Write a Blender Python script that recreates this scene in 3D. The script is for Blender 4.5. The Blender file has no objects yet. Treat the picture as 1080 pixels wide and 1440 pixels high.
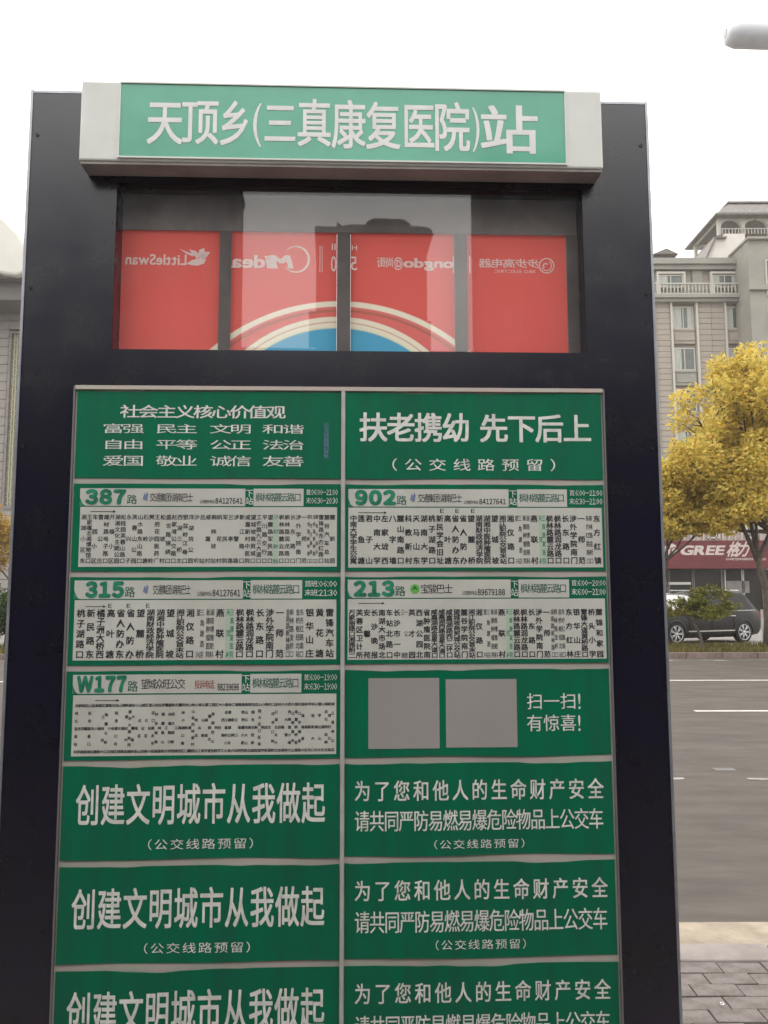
import bpy, math, random
from mathutils import Vector, Matrix
random.seed(7)
R = math.radians
sc = bpy.context.scene
col = sc.collection

# ------------------------------------------------------------------ camera
F = 1115.0; PITCH = math.atan(115/1115.0); ROLL = R(0.12); CAMH = 1.70
cam_d = bpy.data.cameras.new('camera'); cam = bpy.data.objects.new('camera', cam_d); col.objects.link(cam)
cam_d.sensor_fit = 'HORIZONTAL'; cam_d.sensor_width = 36.0; cam_d.lens = 36.0*F/1080.0
cam_d.clip_start = 0.05; cam_d.clip_end = 3000
CM = Matrix.Translation((0, 0, CAMH)) @ Matrix.Rotation(math.pi/2+PITCH, 4, 'X') @ Matrix.Rotation(-ROLL, 4, 'Z')
cam.matrix_world = CM
sc.camera = cam
cam_d.dof.use_dof = False

# ------------------------------------------------------------------ sky, sun, exposure
world = bpy.data.worlds.new('World'); sc.world = world; world.use_nodes = True
nt = world.node_tree; N = nt.nodes; L = nt.links; N.clear()
out = N.new('ShaderNodeOutputWorld'); bg = N.new('ShaderNodeBackground')
sky = N.new('ShaderNodeTexSky'); sky.sky_type = 'NISHITA'; sky.sun_disc = False
SUN_EL, SUN_AZ = R(42), R(-20)
sky.sun_elevation = SUN_EL; sky.sun_rotation = SUN_AZ; sky.dust_density = 4.0; sky.air_density = 1.0
hsv = N.new('ShaderNodeHueSaturation'); hsv.inputs['Saturation'].default_value = 0.12
L.new(sky.outputs[0], hsv.inputs['Color'])
tc = N.new('ShaderNodeTexCoord'); sep = N.new('ShaderNodeSeparateXYZ'); L.new(tc.outputs['Generated'], sep.inputs[0])
mr = N.new('ShaderNodeMapRange'); mr.inputs['From Min'].default_value = 0; mr.inputs['From Max'].default_value = 1
mr.inputs['To Min'].default_value = 21.0; mr.inputs['To Max'].default_value = 47.0
L.new(sep.outputs['Z'], mr.inputs['Value'])
cn = N.new('ShaderNodeTexNoise'); cn.inputs['Scale'].default_value = 2.2; cn.inputs['Detail'].default_value = 5
L.new(tc.outputs['Generated'], cn.inputs['Vector'])
cr = N.new('ShaderNodeMapRange'); cr.inputs['To Min'].default_value = 0.88; cr.inputs['To Max'].default_value = 1.12
L.new(cn.outputs['Fac'], cr.inputs['Value'])
mu = N.new('ShaderNodeMath'); mu.operation = 'MULTIPLY'; L.new(mr.outputs[0], mu.inputs[0]); L.new(cr.outputs[0], mu.inputs[1])
cc = N.new('ShaderNodeVectorMath'); cc.operation = 'SCALE'; cc.inputs[0].default_value = (1.02, 1.0, 0.97); L.new(mu.outputs[0], cc.inputs['Scale'])
mx = N.new('ShaderNodeMix'); mx.data_type = 'RGBA'; mx.inputs['Factor'].default_value = 0.86
L.new(hsv.outputs[0], mx.inputs['A']); L.new(cc.outputs[0], mx.inputs['B'])
L.new(mx.outputs['Result'], bg.inputs['Color']); bg.inputs['Strength'].default_value = 0.1
L.new(bg.outputs[0], out.inputs['Surface'])
sd = bpy.data.lights.new('sun', 'SUN'); sd.energy = 0.9; sd.angle = R(15); sd.color = (1.0, 0.95, 0.88)
sun = bpy.data.objects.new('sun', sd); col.objects.link(sun)
sdir = Vector((math.sin(SUN_AZ)*math.cos(SUN_EL), math.cos(SUN_AZ)*math.cos(SUN_EL), math.sin(SUN_EL)))
sun.rotation_euler = sdir.to_track_quat('Z', 'Y').to_euler()
sun.location = (0, 0, 30)
sc.view_settings.view_transform = 'Standard'; sc.view_settings.look = 'None'
sc.view_settings.exposure = -0.42; sc.view_settings.gamma = 1.0
sc.view_settings.use_curve_mapping = False
sc.render.engine = 'CYCLES'
sc.cycles.use_denoising = True
sc.cycles.max_bounces = 8; sc.cycles.transparent_max_bounces = 12

# ------------------------------------------------------------------ measuring
C0 = Vector((0, 0, CAMH)); CR = CM.to_3x3()
def ray(px, py): return (CR @ Vector(((px-540)/F, (720-py)/F, -1))).normalized()
def W(px, py, d):
    r = ray(px, py); return C0 + r*(d/r.y)
def GX(px, d, py=835): return W(px, py, d).x
def GZ(py, d, px=540): return W(px, py, d).z
YAW = R(2.0)
U = Vector((math.cos(YAW), math.sin(YAW), 0)); NRM = Vector((math.sin(YAW), -math.cos(YAW), 0))
O = W(480, 835, 1.704); O.z = 0
def S(px, py, w=0.006):
    r = ray(px, py); t = (O + NRM*w - C0).dot(NRM)/r.dot(NRM); p = C0 + r*t - O
    return p.dot(U), p.z
def T(px, py, xc=480, w=0.006): return S(px, py, w)[0], S(xc, py, w)[1]
def RF(px, py, dist):
    """where a thing `dist` metres behind the photographer stands so the sign's glass mirrors it at px,py"""
    r = ray(px, py); t = (O-C0).dot(NRM)/r.dot(NRM); p = C0+r*t
    q = r - NRM*2*r.dot(NRM)
    k = (-dist-p.y)/q.y
    return p+q*k

# ------------------------------------------------------------------ object helpers
def tag(o, label=None, cat=None, group=None, kind=None):
    if label: o['label'] = label
    if cat: o['category'] = cat
    if group: o['group'] = group
    if kind: o['kind'] = kind
    return o
def empty(name, loc=(0, 0, 0), rz=0, **k):
    o = bpy.data.objects.new(name, None); o.location = loc; o.rotation_euler = (0, 0, rz)
    o.empty_display_size = 0.2; col.objects.link(o); return tag(o, **k)
class MB:
    def __init__(s): s.v = []; s.f = []; s.mi = []; s.cur = 0
    def quad(s, a, b, c, d):
        n = len(s.v); s.v += [tuple(a), tuple(b), tuple(c), tuple(d)]; s.f.append((n, n+1, n+2, n+3)); s.mi.append(s.cur); return s
    def poly(s, pts):
        n = len(s.v); s.v += [tuple(p) for p in pts]; s.f.append(tuple(range(n, n+len(pts)))); s.mi.append(s.cur); return s
    def box(s, x0, x1, y0, y1, z0, z1, M=None):
        n = len(s.v)
        p = [(x0, y0, z0), (x1, y0, z0), (x1, y1, z0), (x0, y1, z0), (x0, y0, z1), (x1, y0, z1), (x1, y1, z1), (x0, y1, z1)]
        if M is not None: p = [tuple(M @ Vector(q)) for q in p]
        s.v += p
        for q in ((0, 3, 2, 1), (4, 5, 6, 7), (0, 1, 5, 4), (1, 2, 6, 5), (2, 3, 7, 6), (3, 0, 4, 7)):
            s.f.append(tuple(n+i for i in q)); s.mi.append(s.cur)
        return s
    def prism(s, pts, y0, y1, axis='y'):
        """outline pts in xz (counter-clockwise seen from -y) extruded from y0 to y1"""
        n = len(s.v); k = len(pts)
        def P(a, b, h): return (a, h, b) if axis == 'y' else ((h, a, b) if axis == 'x' else (a, b, h))
        s.v += [P(a, b, y0) for a, b in pts]+[P(a, b, y1) for a, b in pts]
        s.f.append(tuple(n+i for i in range(k))); s.mi.append(s.cur)
        s.f.append(tuple(n+k+i for i in reversed(range(k)))); s.mi.append(s.cur)
        for i in range(k):
            j = (i+1) % k; s.f.append((n+i, n+k+i, n+k+j, n+j)); s.mi.append(s.cur)
        return s
    def tube(s, pts, rad, k=8, cap=True):
        pts = [Vector(p) for p in pts]
        if not hasattr(rad, '__len__'): rad = [rad]*len(pts)
        n0 = len(s.v)
        for i, p in enumerate(pts):
            d = (pts[min(i+1, len(pts)-1)]-pts[max(i-1, 0)]).normalized()
            a = d.orthogonal().normalized() if abs(d.z) < .99 else Vector((1, 0, 0))
            if i and pa is not None: a = (pa-d*pa.dot(d)).normalized()
            pa = a; b = d.cross(a)
            for j in range(k):
                t = 2*math.pi*j/k; s.v.append(tuple(p+(a*math.cos(t)+b*math.sin(t))*rad[i]))
        for i in range(len(pts)-1):
            for j in range(k):
                q = n0+i*k+j; r = n0+i*k+(j+1) % k; s.f.append((q, r, r+k, q+k)); s.mi.append(s.cur)
        if cap:
            s.f.append(tuple(n0+j for j in reversed(range(k)))); s.mi.append(s.cur)
            m = n0+(len(pts)-1)*k; s.f.append(tuple(m+j for j in range(k))); s.mi.append(s.cur)
        return s
    def build(s, name, mats, parent=None, smooth=False, bevel=0, **k):
        me = bpy.data.meshes.new(name); me.from_pydata(s.v, [], s.f)
        if not isinstance(mats, (list, tuple)): mats = [mats]
        for m in mats: me.materials.append(m)
        if len(mats) > 1:
            for p, i in zip(me.polygons, s.mi): p.material_index = i
        if smooth:
            for p in me.polygons: p.use_smooth = True
        me.update()
        o = bpy.data.objects.new(name, me); col.objects.link(o)
        if parent: o.parent = parent
        if bevel:
            b = o.modifiers.new('bevel', 'BEVEL'); b.width = bevel; b.segments = 2; b.limit_method = 'ANGLE'
        return tag(o, **k)
def copy_obj(o, parent=None, loc=None):
    c = o.copy(); col.objects.link(c); c.parent = parent if parent else o.parent
    if loc is not None: c.location = loc
    return c

# ------------------------------------------------------------------ materials
def mat(name, base, rough=0.6, spec=0.5, ior=None, metal=0, var=0.0, scale=20, detail=4, bump=0, bscale=None, col2=None, coat=0, stretch=None, lo=.35, hi=.65):
    m = bpy.data.materials.new(name); m.use_nodes = True; t = m.node_tree; b = t.nodes['Principled BSDF']
    b.inputs['Base Color'].default_value = (*base, 1); b.inputs['Roughness'].default_value = rough
    b.inputs['Metallic'].default_value = metal; b.inputs['Specular IOR Level'].default_value = spec
    if ior: b.inputs['IOR'].default_value = ior
    if coat: b.inputs['Coat Weight'].default_value = coat; b.inputs['Coat Roughness'].default_value = 0.08
    tcn = t.nodes.new('ShaderNodeTexCoord'); vec = tcn.outputs['Object']
    if stretch:
        mp = t.nodes.new('ShaderNodeMapping'); mp.inputs['Scale'].default_value = stretch
        t.links.new(vec, mp.inputs['Vector']); vec = mp.outputs[0]
    if var or col2:
        n = t.nodes.new('ShaderNodeTexNoise'); n.inputs['Scale'].default_value = scale; n.inputs['Detail'].default_value = detail
        n.inputs['Roughness'].default_value = 0.65
        t.links.new(vec, n.inputs['Vector'])
        mrr = t.nodes.new('ShaderNodeMapRange'); mrr.inputs['From Min'].default_value = lo; mrr.inputs['From Max'].default_value = hi
        t.links.new(n.outputs['Fac'], mrr.inputs['Value'])
        x = t.nodes.new('ShaderNodeMix'); x.data_type = 'RGBA'
        c2 = col2 if col2 else tuple(max(0, c*(1-var)) for c in base); c1 = base if col2 else tuple(min(1, c*(1+var)) for c in base)
        x.inputs['A'].default_value = (*c1, 1); x.inputs['B'].default_value = (*c2, 1)
        t.links.new(mrr.outputs[0], x.inputs['Factor']); t.links.new(x.outputs['Result'], b.inputs['Base Color'])
        rr = t.nodes.new('ShaderNodeMapRange'); rr.inputs['To Min'].default_value = max(0, rough-.08); rr.inputs['To Max'].default_value = min(1, rough+.1)
        t.links.new(n.outputs['Fac'], rr.inputs['Value']); t.links.new(rr.outputs[0], b.inputs['Roughness'])
    if bump:
        n2 = t.nodes.new('ShaderNodeTexNoise'); n2.inputs['Scale'].default_value = bscale or scale*3; n2.inputs['Detail'].default_value = 6
        t.links.new(vec, n2.inputs['Vector']); bp = t.nodes.new('ShaderNodeBump'); bp.inputs['Strength'].default_value = bump
        bp.inputs['Distance'].default_value = 0.01
        t.links.new(n2.outputs['Fac'], bp.inputs['Height']); t.links.new(bp.outputs[0], b.inputs['Normal'])
    return m
def glass_mat(name, ior=1.5, rough=0.0, tint=(1, 1, 1)):
    m = bpy.data.materials.new(name); m.use_nodes = True; t = m.node_tree; t.nodes.clear()
    o = t.nodes.new('ShaderNodeOutputMaterial'); mixs = t.nodes.new('ShaderNodeMixShader'); g_ = t.nodes.new('ShaderNodeNewGeometry'); dt = t.nodes.new('ShaderNodeVectorMath'); dt.operation = 'DOT_PRODUCT'
    t.links.new(g_.outputs['Normal'], dt.inputs[0]); t.links.new(g_.outputs['Incoming'], dt.inputs[1])
    def mth(op, a, b=None):
        q = t.nodes.new('ShaderNodeMath'); q.operation = op
        for i_, v_ in enumerate((a, b)):
            if v_ is None: continue
            if isinstance(v_, (int, float)): q.inputs[i_].default_value = v_
            else: t.links.new(v_, q.inputs[i_])
        return q.outputs[0]
    f0 = ((ior-1)/(ior+1))**2
    fr_ = mth('ADD', mth('MULTIPLY', mth('POWER', mth('SUBTRACT', 1.0, mth('ABSOLUTE', dt.outputs['Value'])), 5.0), 1-f0), f0)
    tr = t.nodes.new('ShaderNodeBsdfTransparent'); tr.inputs['Color'].default_value = (*tint, 1)
    g = t.nodes.new('ShaderNodeBsdfGlossy'); g.inputs['Roughness'].default_value = rough
    t.links.new(fr_, mixs.inputs[0]); t.links.new(tr.outputs[0], mixs.inputs[1]); t.links.new(g.outputs[0], mixs.inputs[2])
    t.links.new(mixs.outputs[0], o.inputs['Surface']); return m
M = {}
M['cabinet'] = mat('dark_cabinet_paint', (.004, .003, .013), .25, ior=1.82, var=.4, scale=9)
M['trim'] = mat('steel_trim', (.42, .43, .47), .35, metal=.7, var=.2, scale=12)
M['casing'] = mat('casing_grey', (.70, .71, .67), .45, var=.06, scale=6, bump=.02, coat=.4)
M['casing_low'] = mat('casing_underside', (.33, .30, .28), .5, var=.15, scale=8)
M['header_green'] = mat('header_green', (.075, .42, .275), .35, col2=(.055, .35, .225), scale=5, coat=.8)  # lighter than the board green: glare over the header put into the colour
M['letter_white'] = mat('letter_white', (.80, .79, .77), .45, var=.06, scale=30, coat=.2)
M['green'] = mat('board_green', (.002, .150, .074), .40, col2=(.010, .112, .064), scale=7, stretch=(2.2, 1, .45), detail=9, spec=.2)
M['green2'] = mat('print_green', (.02, .20, .115), .5, var=.3, scale=60, spec=.35)
M['field'] = mat('board_white', (.56, .565, .515), .45, col2=(.48, .475, .435), scale=7, spec=.35)
M['print_white'] = mat('print_white', (.70, .70, .655), .5, var=.15, scale=40, spec=.35)
M['ink'] = mat('ink', (.028, .026, .034), .5, var=.3, scale=80)
M['ink_green'] = mat('ink_green', (.02, .11, .075), .5)
M['ink_red'] = mat('ink_red', (.30, .03, .035), .5)
M['ink_blue'] = mat('ink_blue', (.18, .24, .42), .5)
M['logo_green'] = mat('logo_green', (.13, .42, .06), .5)
M['tint_green'] = mat('tint_green', (.40, .50, .40), .5)
M['backing'] = mat('backing_cream', (.50, .42, .40), .55, col2=(.40, .40, .34), scale=9)
M['paper'] = mat('sticker_paper', (.33, .31, .30), .5, col2=(.30, .285, .27), scale=3)
M['dark'] = mat('cavity_dark', (.20, .18, .175), .6, var=.2, scale=8)  # grey lifted for the cover panel: glare veil put into the colour
M['mullion'] = mat('mullion_dark', (.12, .105, .10), .6, var=.2, scale=8)  # lifted as well, with the veil over the window in its colour
M['side_rail'] = mat('side_rail', (.22, .21, .22), .4, metal=.4)
M['screw'] = mat('screw', (.05, .05, .055), .35, metal=.8)
M['glass'] = glass_mat('window_glass', 1.62, .015)
M['concrete'] = mat('concrete', (.30, .285, .26), .8, var=.18, scale=6, bump=.3, bscale=60)

def translucent(name, build_color):
    m = bpy.data.materials.new(name); m.use_nodes = True; t = m.node_tree; t.nodes.clear()
    o = t.nodes.new('ShaderNodeOutputMaterial'); a = t.nodes.new('ShaderNodeBsdfTranslucent'); d = t.nodes.new('ShaderNodeBsdfDiffuse')
    x = t.nodes.new('ShaderNodeMixShader'); x.inputs[0].default_value = .42
    t.links.new(a.outputs[0], x.inputs[1]); t.links.new(d.outputs[0], x.inputs[2]); t.links.new(x.outputs[0], o.inputs['Surface'])
    c = build_color(t); t.links.new(c, a.inputs['Color']); t.links.new(c, d.inputs['Color']); return m

# ------------------------------------------------------------------ lettering
_gl = {}
def is_cjk(c): return 0x2e00 < ord(c) < 0xff00 or c in '（）'
def FW(t): return ''.join(chr(ord(c)+0xFEE0) if 33 <= ord(c) < 127 else c for c in t)
FWZ0 = FWZ1 = None
def glyphs(chars, bold, res):
    """fill the cache with the flat meshes of the characters"""
    need = [c for c in dict.fromkeys(chars) if (c, res) not in _gl and c not in ' \u3000']
    if not need: return
    obs = []
    for c in need:
        cu = bpy.data.curves.new('g', 'FONT'); cu.body = c; cu.size = 1; cu.resolution_u = res
        cu.fill_mode = 'FRONT'; o = bpy.data.objects.new('g', cu); col.objects.link(o); obs.append(o)
    dg = bpy.context.evaluated_depsgraph_get()
    for c, o in zip(need, obs):
        e = o.evaluated_get(dg); me = e.to_mesh()
        v = [(p.co.x, p.co.y) for p in me.vertices]; f = [tuple(p.vertices) for p in me.polygons]
        if me.polygons and me.polygons[0].normal.z < 0: f = [q[::-1] for q in f]
        _gl[(c, res)] = (v, f); e.to_mesh_clear()
    for o in obs:
        cu = o.data; bpy.data.objects.remove(o); bpy.data.curves.remove(cu)
def ink(c, bold=0.0, res=2):
    glyphs(c, bold, res); v = _gl[(c, res)][0]
    xs = [a for a, b in v]; ys = [b for a, b in v]; return min(xs), max(xs), min(ys), max(ys)
KX0, KX1, KZ0, KZ1 = ink('国'); HX0, HX1, HZ0, HZ1 = ink('H'); _, _, JZ0, JZ1 = ink('Ｈ')
class Text:
    """flat lettering gathered into one mesh; coordinates are x (right), z (up) on the sign's face, y from a surface function"""
    def __init__(s, surf, mirror=False): s.v = []; s.f = []; s.surf = surf; s.mirror = mirror; s.mi = []; s.cur = 0; s.shear = 0
    def put(s, c, bold, res, x0, x1, z0, z1, bx):
        v, f = _gl[(c, res)]
        sx = (x1-x0)/(bx[1]-bx[0]); sz = (z1-z0)/(bx[3]-bx[2])
        if bold < .003: offs = [(0, 0)]
        elif bold < .011: offs = [(-bold, -bold*.3), (bold, bold*.3)]
        elif bold < .05: offs = [(bold*p, bold*q*.8) for p, q in ((-1, -1), (1, -1), (-1, 1), (1, 1))]
        else: offs = [(0, 0)]+[(bold*math.cos(a*math.pi/4), bold*math.sin(a*math.pi/4)) for a in range(8)]
        flip = (sx < 0)
        for lay, (ox, oz) in enumerate(offs):      # strokes are thickened by overprinting, each pass a hair above the last
            n = len(s.v)
            for a, b in v:
                x = x0+(a+ox-bx[0])*sx; z = z0+(b+oz-bx[2])*sz; x += s.shear*(z-z0)
                s.v.append((x, s.surf(x, z)-lay*.00005, z))
            for q in f: s.f.append(tuple(n+i for i in (q[::-1] if flip else q))); s.mi.append(s.cur)
    def line(s, txt, x0, x1, z0, z1, bold=0.02, res=2, gap=0.12):
        """horizontal line whose ink fills the box; CJK in equal cells, Latin by width"""
        glyphs(txt, bold, res); W_ = []
        for c in txt:
            if c in ' ': W_.append((.35, None))
            elif is_cjk(c): W_.append((KX1-KX0, (KX0, KX1, KZ0, KZ1)))
            else:
                b = ink(c, bold, res); fw = ord(c) >= 0xff00; W_.append((max(b[1]-b[0], .12), (b[0], max(b[1], b[0]+.12), JZ0 if fw else HZ0, JZ1 if fw else HZ1)))
        tot = sum(w for w, _ in W_)+gap*(len(txt)-1); k = (x1-x0)/tot; x = x0
        for c, (w, b) in zip(txt, W_):
            if b:
                if s.mirror: s.put(c, bold, res, x1-(x-x0), x1-(x+w*k-x0), z0, z1, b)
                else: s.put(c, bold, res, x, x+w*k, z0, z1, b)
            x += (w+gap)*k
    def column(s, txt, xc, cw, z0, z1, bold=0.012, res=1, maxh=None):
        glyphs(txt, bold, res); n = len(txt); tot = z1-z0; h = min(maxh or tot, tot/n*.94)
        for i, c in enumerate(txt):
            zt = z1-(tot-h)*(i/(n-1) if n > 1 else .5)
            s.put(c, bold, res, xc-cw/2, xc+cw/2, zt-h, zt, (KX0, KX1, KZ0, KZ1))
    def build(s, name, mats, parent, **k):
        m = MB(); m.v = s.v; m.f = s.f; m.mi = s.mi; return m.build(name, mats, parent, **k)

# ================================================================== SETTING
gm = mat('asphalt', (.092, .080, .071), .78, spec=.15, var=.16, scale=2.6, detail=14, bump=.5, bscale=90, stretch=(.5, 1.5, 1))
ROADZ = -0.12
KY0, KY1 = 3.87, 4.06; FAR = 22.6
MB().box(-90, 90, 4.06, FAR, ROADZ-.3, ROADZ).build('road', gm, kind='structure')
M['pave'] = mat('pavement', (.185, .165, .155), .85, spec=.3, col2=(.12, .10, .09), scale=11, bump=.5, bscale=120)
M['pave2'] = mat('pavement_joint', (.11, .095, .088), .9, var=.2, scale=9)
pv = MB().box(-90, 90, -80, KY0, -.4, -.022).build('pavement', M['pave2'], kind='structure')
# small clay pavers in running bond
s0 = None; sl = MB(); rp = random.Random(5)
for j in range(0, 62):
    y = KY0-.053-j*.104
    for i in range(-34, 40):
        x = i*.204+(.102 if j % 2 else 0)
        if 1.0 < x < 3.4 and j < 15:
            if s0 is None: s0 = MB().box(-.0995, .0995, -.0495, .0495, -.03, 0).build('paver', M['pave'], pv, bevel=.003); tgt = s0
            else: tgt = copy_obj(s0, pv)
            tgt.location = (x, y, rp.uniform(-.004, .002)); tgt.rotation_euler = (rp.uniform(-.01, .01), rp.uniform(-.01, .01), rp.choice((0, math.pi))+rp.uniform(-.01, .01))
        else: sl.box(x-.0995, x+.0995, y-.0495, y+.0495, -.0215, rp.uniform(-.004, .002))
sl.build('outer_pavers', M['pave'], pv, kind='stuff')
kerb = empty('kerb', (0, 0, 0), kind='structure')
M['kerb'] = mat('kerb_stone', (.27, .235, .22), .8, spec=.3, col2=(.20, .175, .165), scale=4, bump=.25, bscale=80)
k0 = None
for i in range(-12, 14):
    if k0 is None: k0 = MB().box(-.495, .495, -.09, .095, -.3, .004).build('kerb_stone', M['kerb'], kerb, bevel=.012); t = k0
    else: t = copy_obj(k0, kerb)
    t.location = (i*1.0+.35, (KY0+KY1)/2, random.uniform(-.004, .003))
kl = MB()
for i in list(range(-80, -12))+list(range(14, 80)): kl.box(i+.35-.495, i+.35+.495, KY0+.005, KY1, -.3, .004)
kl.build('far_kerb_stones', M['kerb'], kerb, kind='stuff')
M['gutter'] = mat('gutter_concrete', (.34, .29, .22), .85, spec=.3, col2=(.22, .185, .145), scale=6, detail=8, bump=.3, bscale=60)
gt = empty('gutter', kind='structure'); g0 = None
for i in range(-14, 18):
    b = MB().box(-.492, .492, 4.065, 4.60, ROADZ-.05, ROADZ+.006)
    if g0 is None: g0 = b.build('gutter_slab', M['gutter'], gt); t = g0
    else: t = copy_obj(g0, gt)
    t.location = (i*1.0, 0, random.uniform(0, .003))
# painted lane lines, worn
M['paint'] = mat('road_paint', (.55, .53, .49), .6, col2=(.30, .28, .26), scale=7, detail=8, lo=.52, hi=.66)
M['paint_worn'] = mat('road_paint_worn', (.58, .565, .54), .6, col2=(.12, .11, .105), scale=1.6, detail=9, lo=.33, hi=.46, stretch=(1, 5, 1))
ln = MB(); z = ROADZ+.004
def lm(x0, x1, y, w, m, name):
    MB().box(x0, x1, y-w/2, y+w/2, ROADZ-.01, z).build(name, M[m], kind='structure')
lm(-60, 60, 16.9, .12, 'paint', 'lane_line')
for i in range(-8, 9):
    x0 = W(977, 997, 12.55).x + i*9.0
    lm(x0, x0+6, 12.55, .11, 'paint', 'lane_line')
for pa, pb_, yy, w_ in ((944, 962, 8.05, .07), (1052, 1130, 8.02, .08), (1004, 1034, 8.45, .13), (1180, 1290, 8.02, .09), (600, 760, 8.02, .09), (-200, -60, 8.02, .09)):
    lm(W(pa, 1090, yy).x, W(pb_, 1090, yy).x, yy, w_, 'paint_worn', 'lane_line')
lm(-60, 60, 21.9, .12, 'paint_worn', 'lane_line')
# patched asphalt streaks
M['patch'] = mat('asphalt_patch', (.075, .070, .068), .5, var=.3, scale=3, detail=8, bump=.3, bscale=80)
for x0, x1, y0, y1 in ((-9, -3, 8.9, 9.7),):
    pts = []
    for k in range(25): t = k/24; pts.append((x0+(x1-x0)*t, y0+random.uniform(-.02, .02)))
    for k in range(25): t = 1-k/24; pts.append((x0+(x1-x0)*t, y1+random.uniform(-.02, .02)))
    m = MB(); m.poly([(a, b, ROADZ+.003) for a, b in pts]); m.build('road_patch', M['patch'], kind='structure')
# far side
fk = empty('kerb', kind='structure'); f0 = None
M['kerb_far'] = mat('kerb_far', (.20, .15, .13), .8, var=.3, scale=3)
for i in range(-20, 24):
    if f0 is None: f0 = MB().box(-.49, .49, FAR, FAR+.16, -.4, .03).build('kerb_stone', M['kerb_far'], fk); t = f0
    else: t = copy_obj(f0, fk)
    t.location = (i*1.0, 0, 0)
M['soil'] = mat('soil', (.11, .085, .05), .95, var=.4, scale=4, bump=.6, bscale=30)
MB().box(-90, 90, FAR+.16, 25.4, -.5, -.01).build('verge_soil', M['soil'], kind='structure')
M['farpave'] = mat('far_pavement', (.21, .195, .18), .8, var=.25, scale=1.2, bump=.2)
MB().box(-90, 90, 25.4, 140, -.5, 0).build('far_pavement', M['farpave'], kind='structure')
MB().box(-400, 400, -400, 400, -1.2, -.6).build('ground', mat('ground', (.16, .15, .13), .9, var=.2, scale=.05), kind='structure')

HAZE = 0.0008
hzm = bpy.data.materials.new('air'); hzm.use_nodes = True; ht = hzm.node_tree; ht.nodes.clear()
ho = ht.nodes.new('ShaderNodeOutputMaterial'); hv = ht.nodes.new('ShaderNodeVolumePrincipled')
hv.inputs['Color'].default_value = (.96, .95, .93, 1); hv.inputs['Density'].default_value = HAZE; hv.inputs['Anisotropy'].default_value = .3
ht.links.new(hv.outputs[0], ho.inputs['Volume'])
MB().box(-405, 405, -405, 405, -2.2, 45).build('haze', hzm, kind='stuff')

# ------------------------------------------------------------------ grass on the verge
def leaf_mat(name, stops, trans=.35):
    m = bpy.data.materials.new(name); m.use_nodes = True; t = m.node_tree; t.nodes.clear()
    o = t.nodes.new('ShaderNodeOutputMaterial'); g = t.nodes.new('ShaderNodeNewGeometry'); r = t.nodes.new('ShaderNodeValToRGB')
    e = r.color_ramp.elements
    while len(e) < len(stops): e.new(.5)
    for i, c in enumerate(stops): e[i].position = i/(len(stops)-1); e[i].color = (*c, 1)
    t.links.new(g.outputs['Random Per Island'], r.inputs[0])
    d = t.nodes.new('ShaderNodeBsdfDiffuse'); a = t.nodes.new('ShaderNodeBsdfTranslucent'); x = t.nodes.new('ShaderNodeMixShader'); x.inputs[0].default_value = trans
    t.links.new(r.outputs[0], d.inputs[0]); t.links.new(r.outputs[0], a.inputs[0]); t.links.new(d.outputs[0], x.inputs[1]); t.links.new(a.outputs[0], x.inputs[2])
    t.links.new(x.outputs[0], o.inputs['Surface']); return m
M['leaf_yellow'] = leaf_mat('leaf_yellow', [(.50, .37, .07), (.76, .57, .12), (.84, .68, .22), (.66, .56, .14), (.42, .40, .10)], .45)
M['leaf_olive'] = leaf_mat('leaf_olive', [(.06, .08, .02), (.17, .17, .04), (.32, .29, .07), (.12, .14, .035)])
M['leaf_green'] = leaf_mat('leaf_green', [(.03, .06, .02), (.06, .10, .03), (.09, .12, .03)])
M['leaf_orange'] = leaf_mat('leaf_orange', [(.40, .22, .08), (.52, .36, .11), (.34, .28, .08)])
M['grass'] = leaf_mat('grass', [(.10, .10, .035), (.15, .135, .045), (.19, .16, .06), (.12, .095, .05)], .25)
M['bark'] = mat('bark', (.10, .08, .065), .9, var=.35, scale=9, bump=.6, bscale=25)
g = MB(); rg = random.Random(3)
for i in range(16000):
    x = rg.uniform(-14, 17); y = rg.uniform(FAR+.2, 25.3); h = rg.uniform(.05, .2)*(1.3 if y > 24 else 1); w = rg.uniform(.02, .05); a = rg.uniform(0, 6.3)
    if 0 < x < 6: continue
    dx, dy = math.cos(a)*w, math.sin(a)*w; lx, ly = rg.uniform(-.06, .06), rg.uniform(-.06, .06)
    g.poly([(x-dx, y-dy, -.02), (x+dx, y+dy, -.02), (x+lx, y+ly, h)])
g.build('verge_grass', M['grass'], kind='stuff', label='low olive green grass on the verge behind the far kerb', cat='grass')

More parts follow.
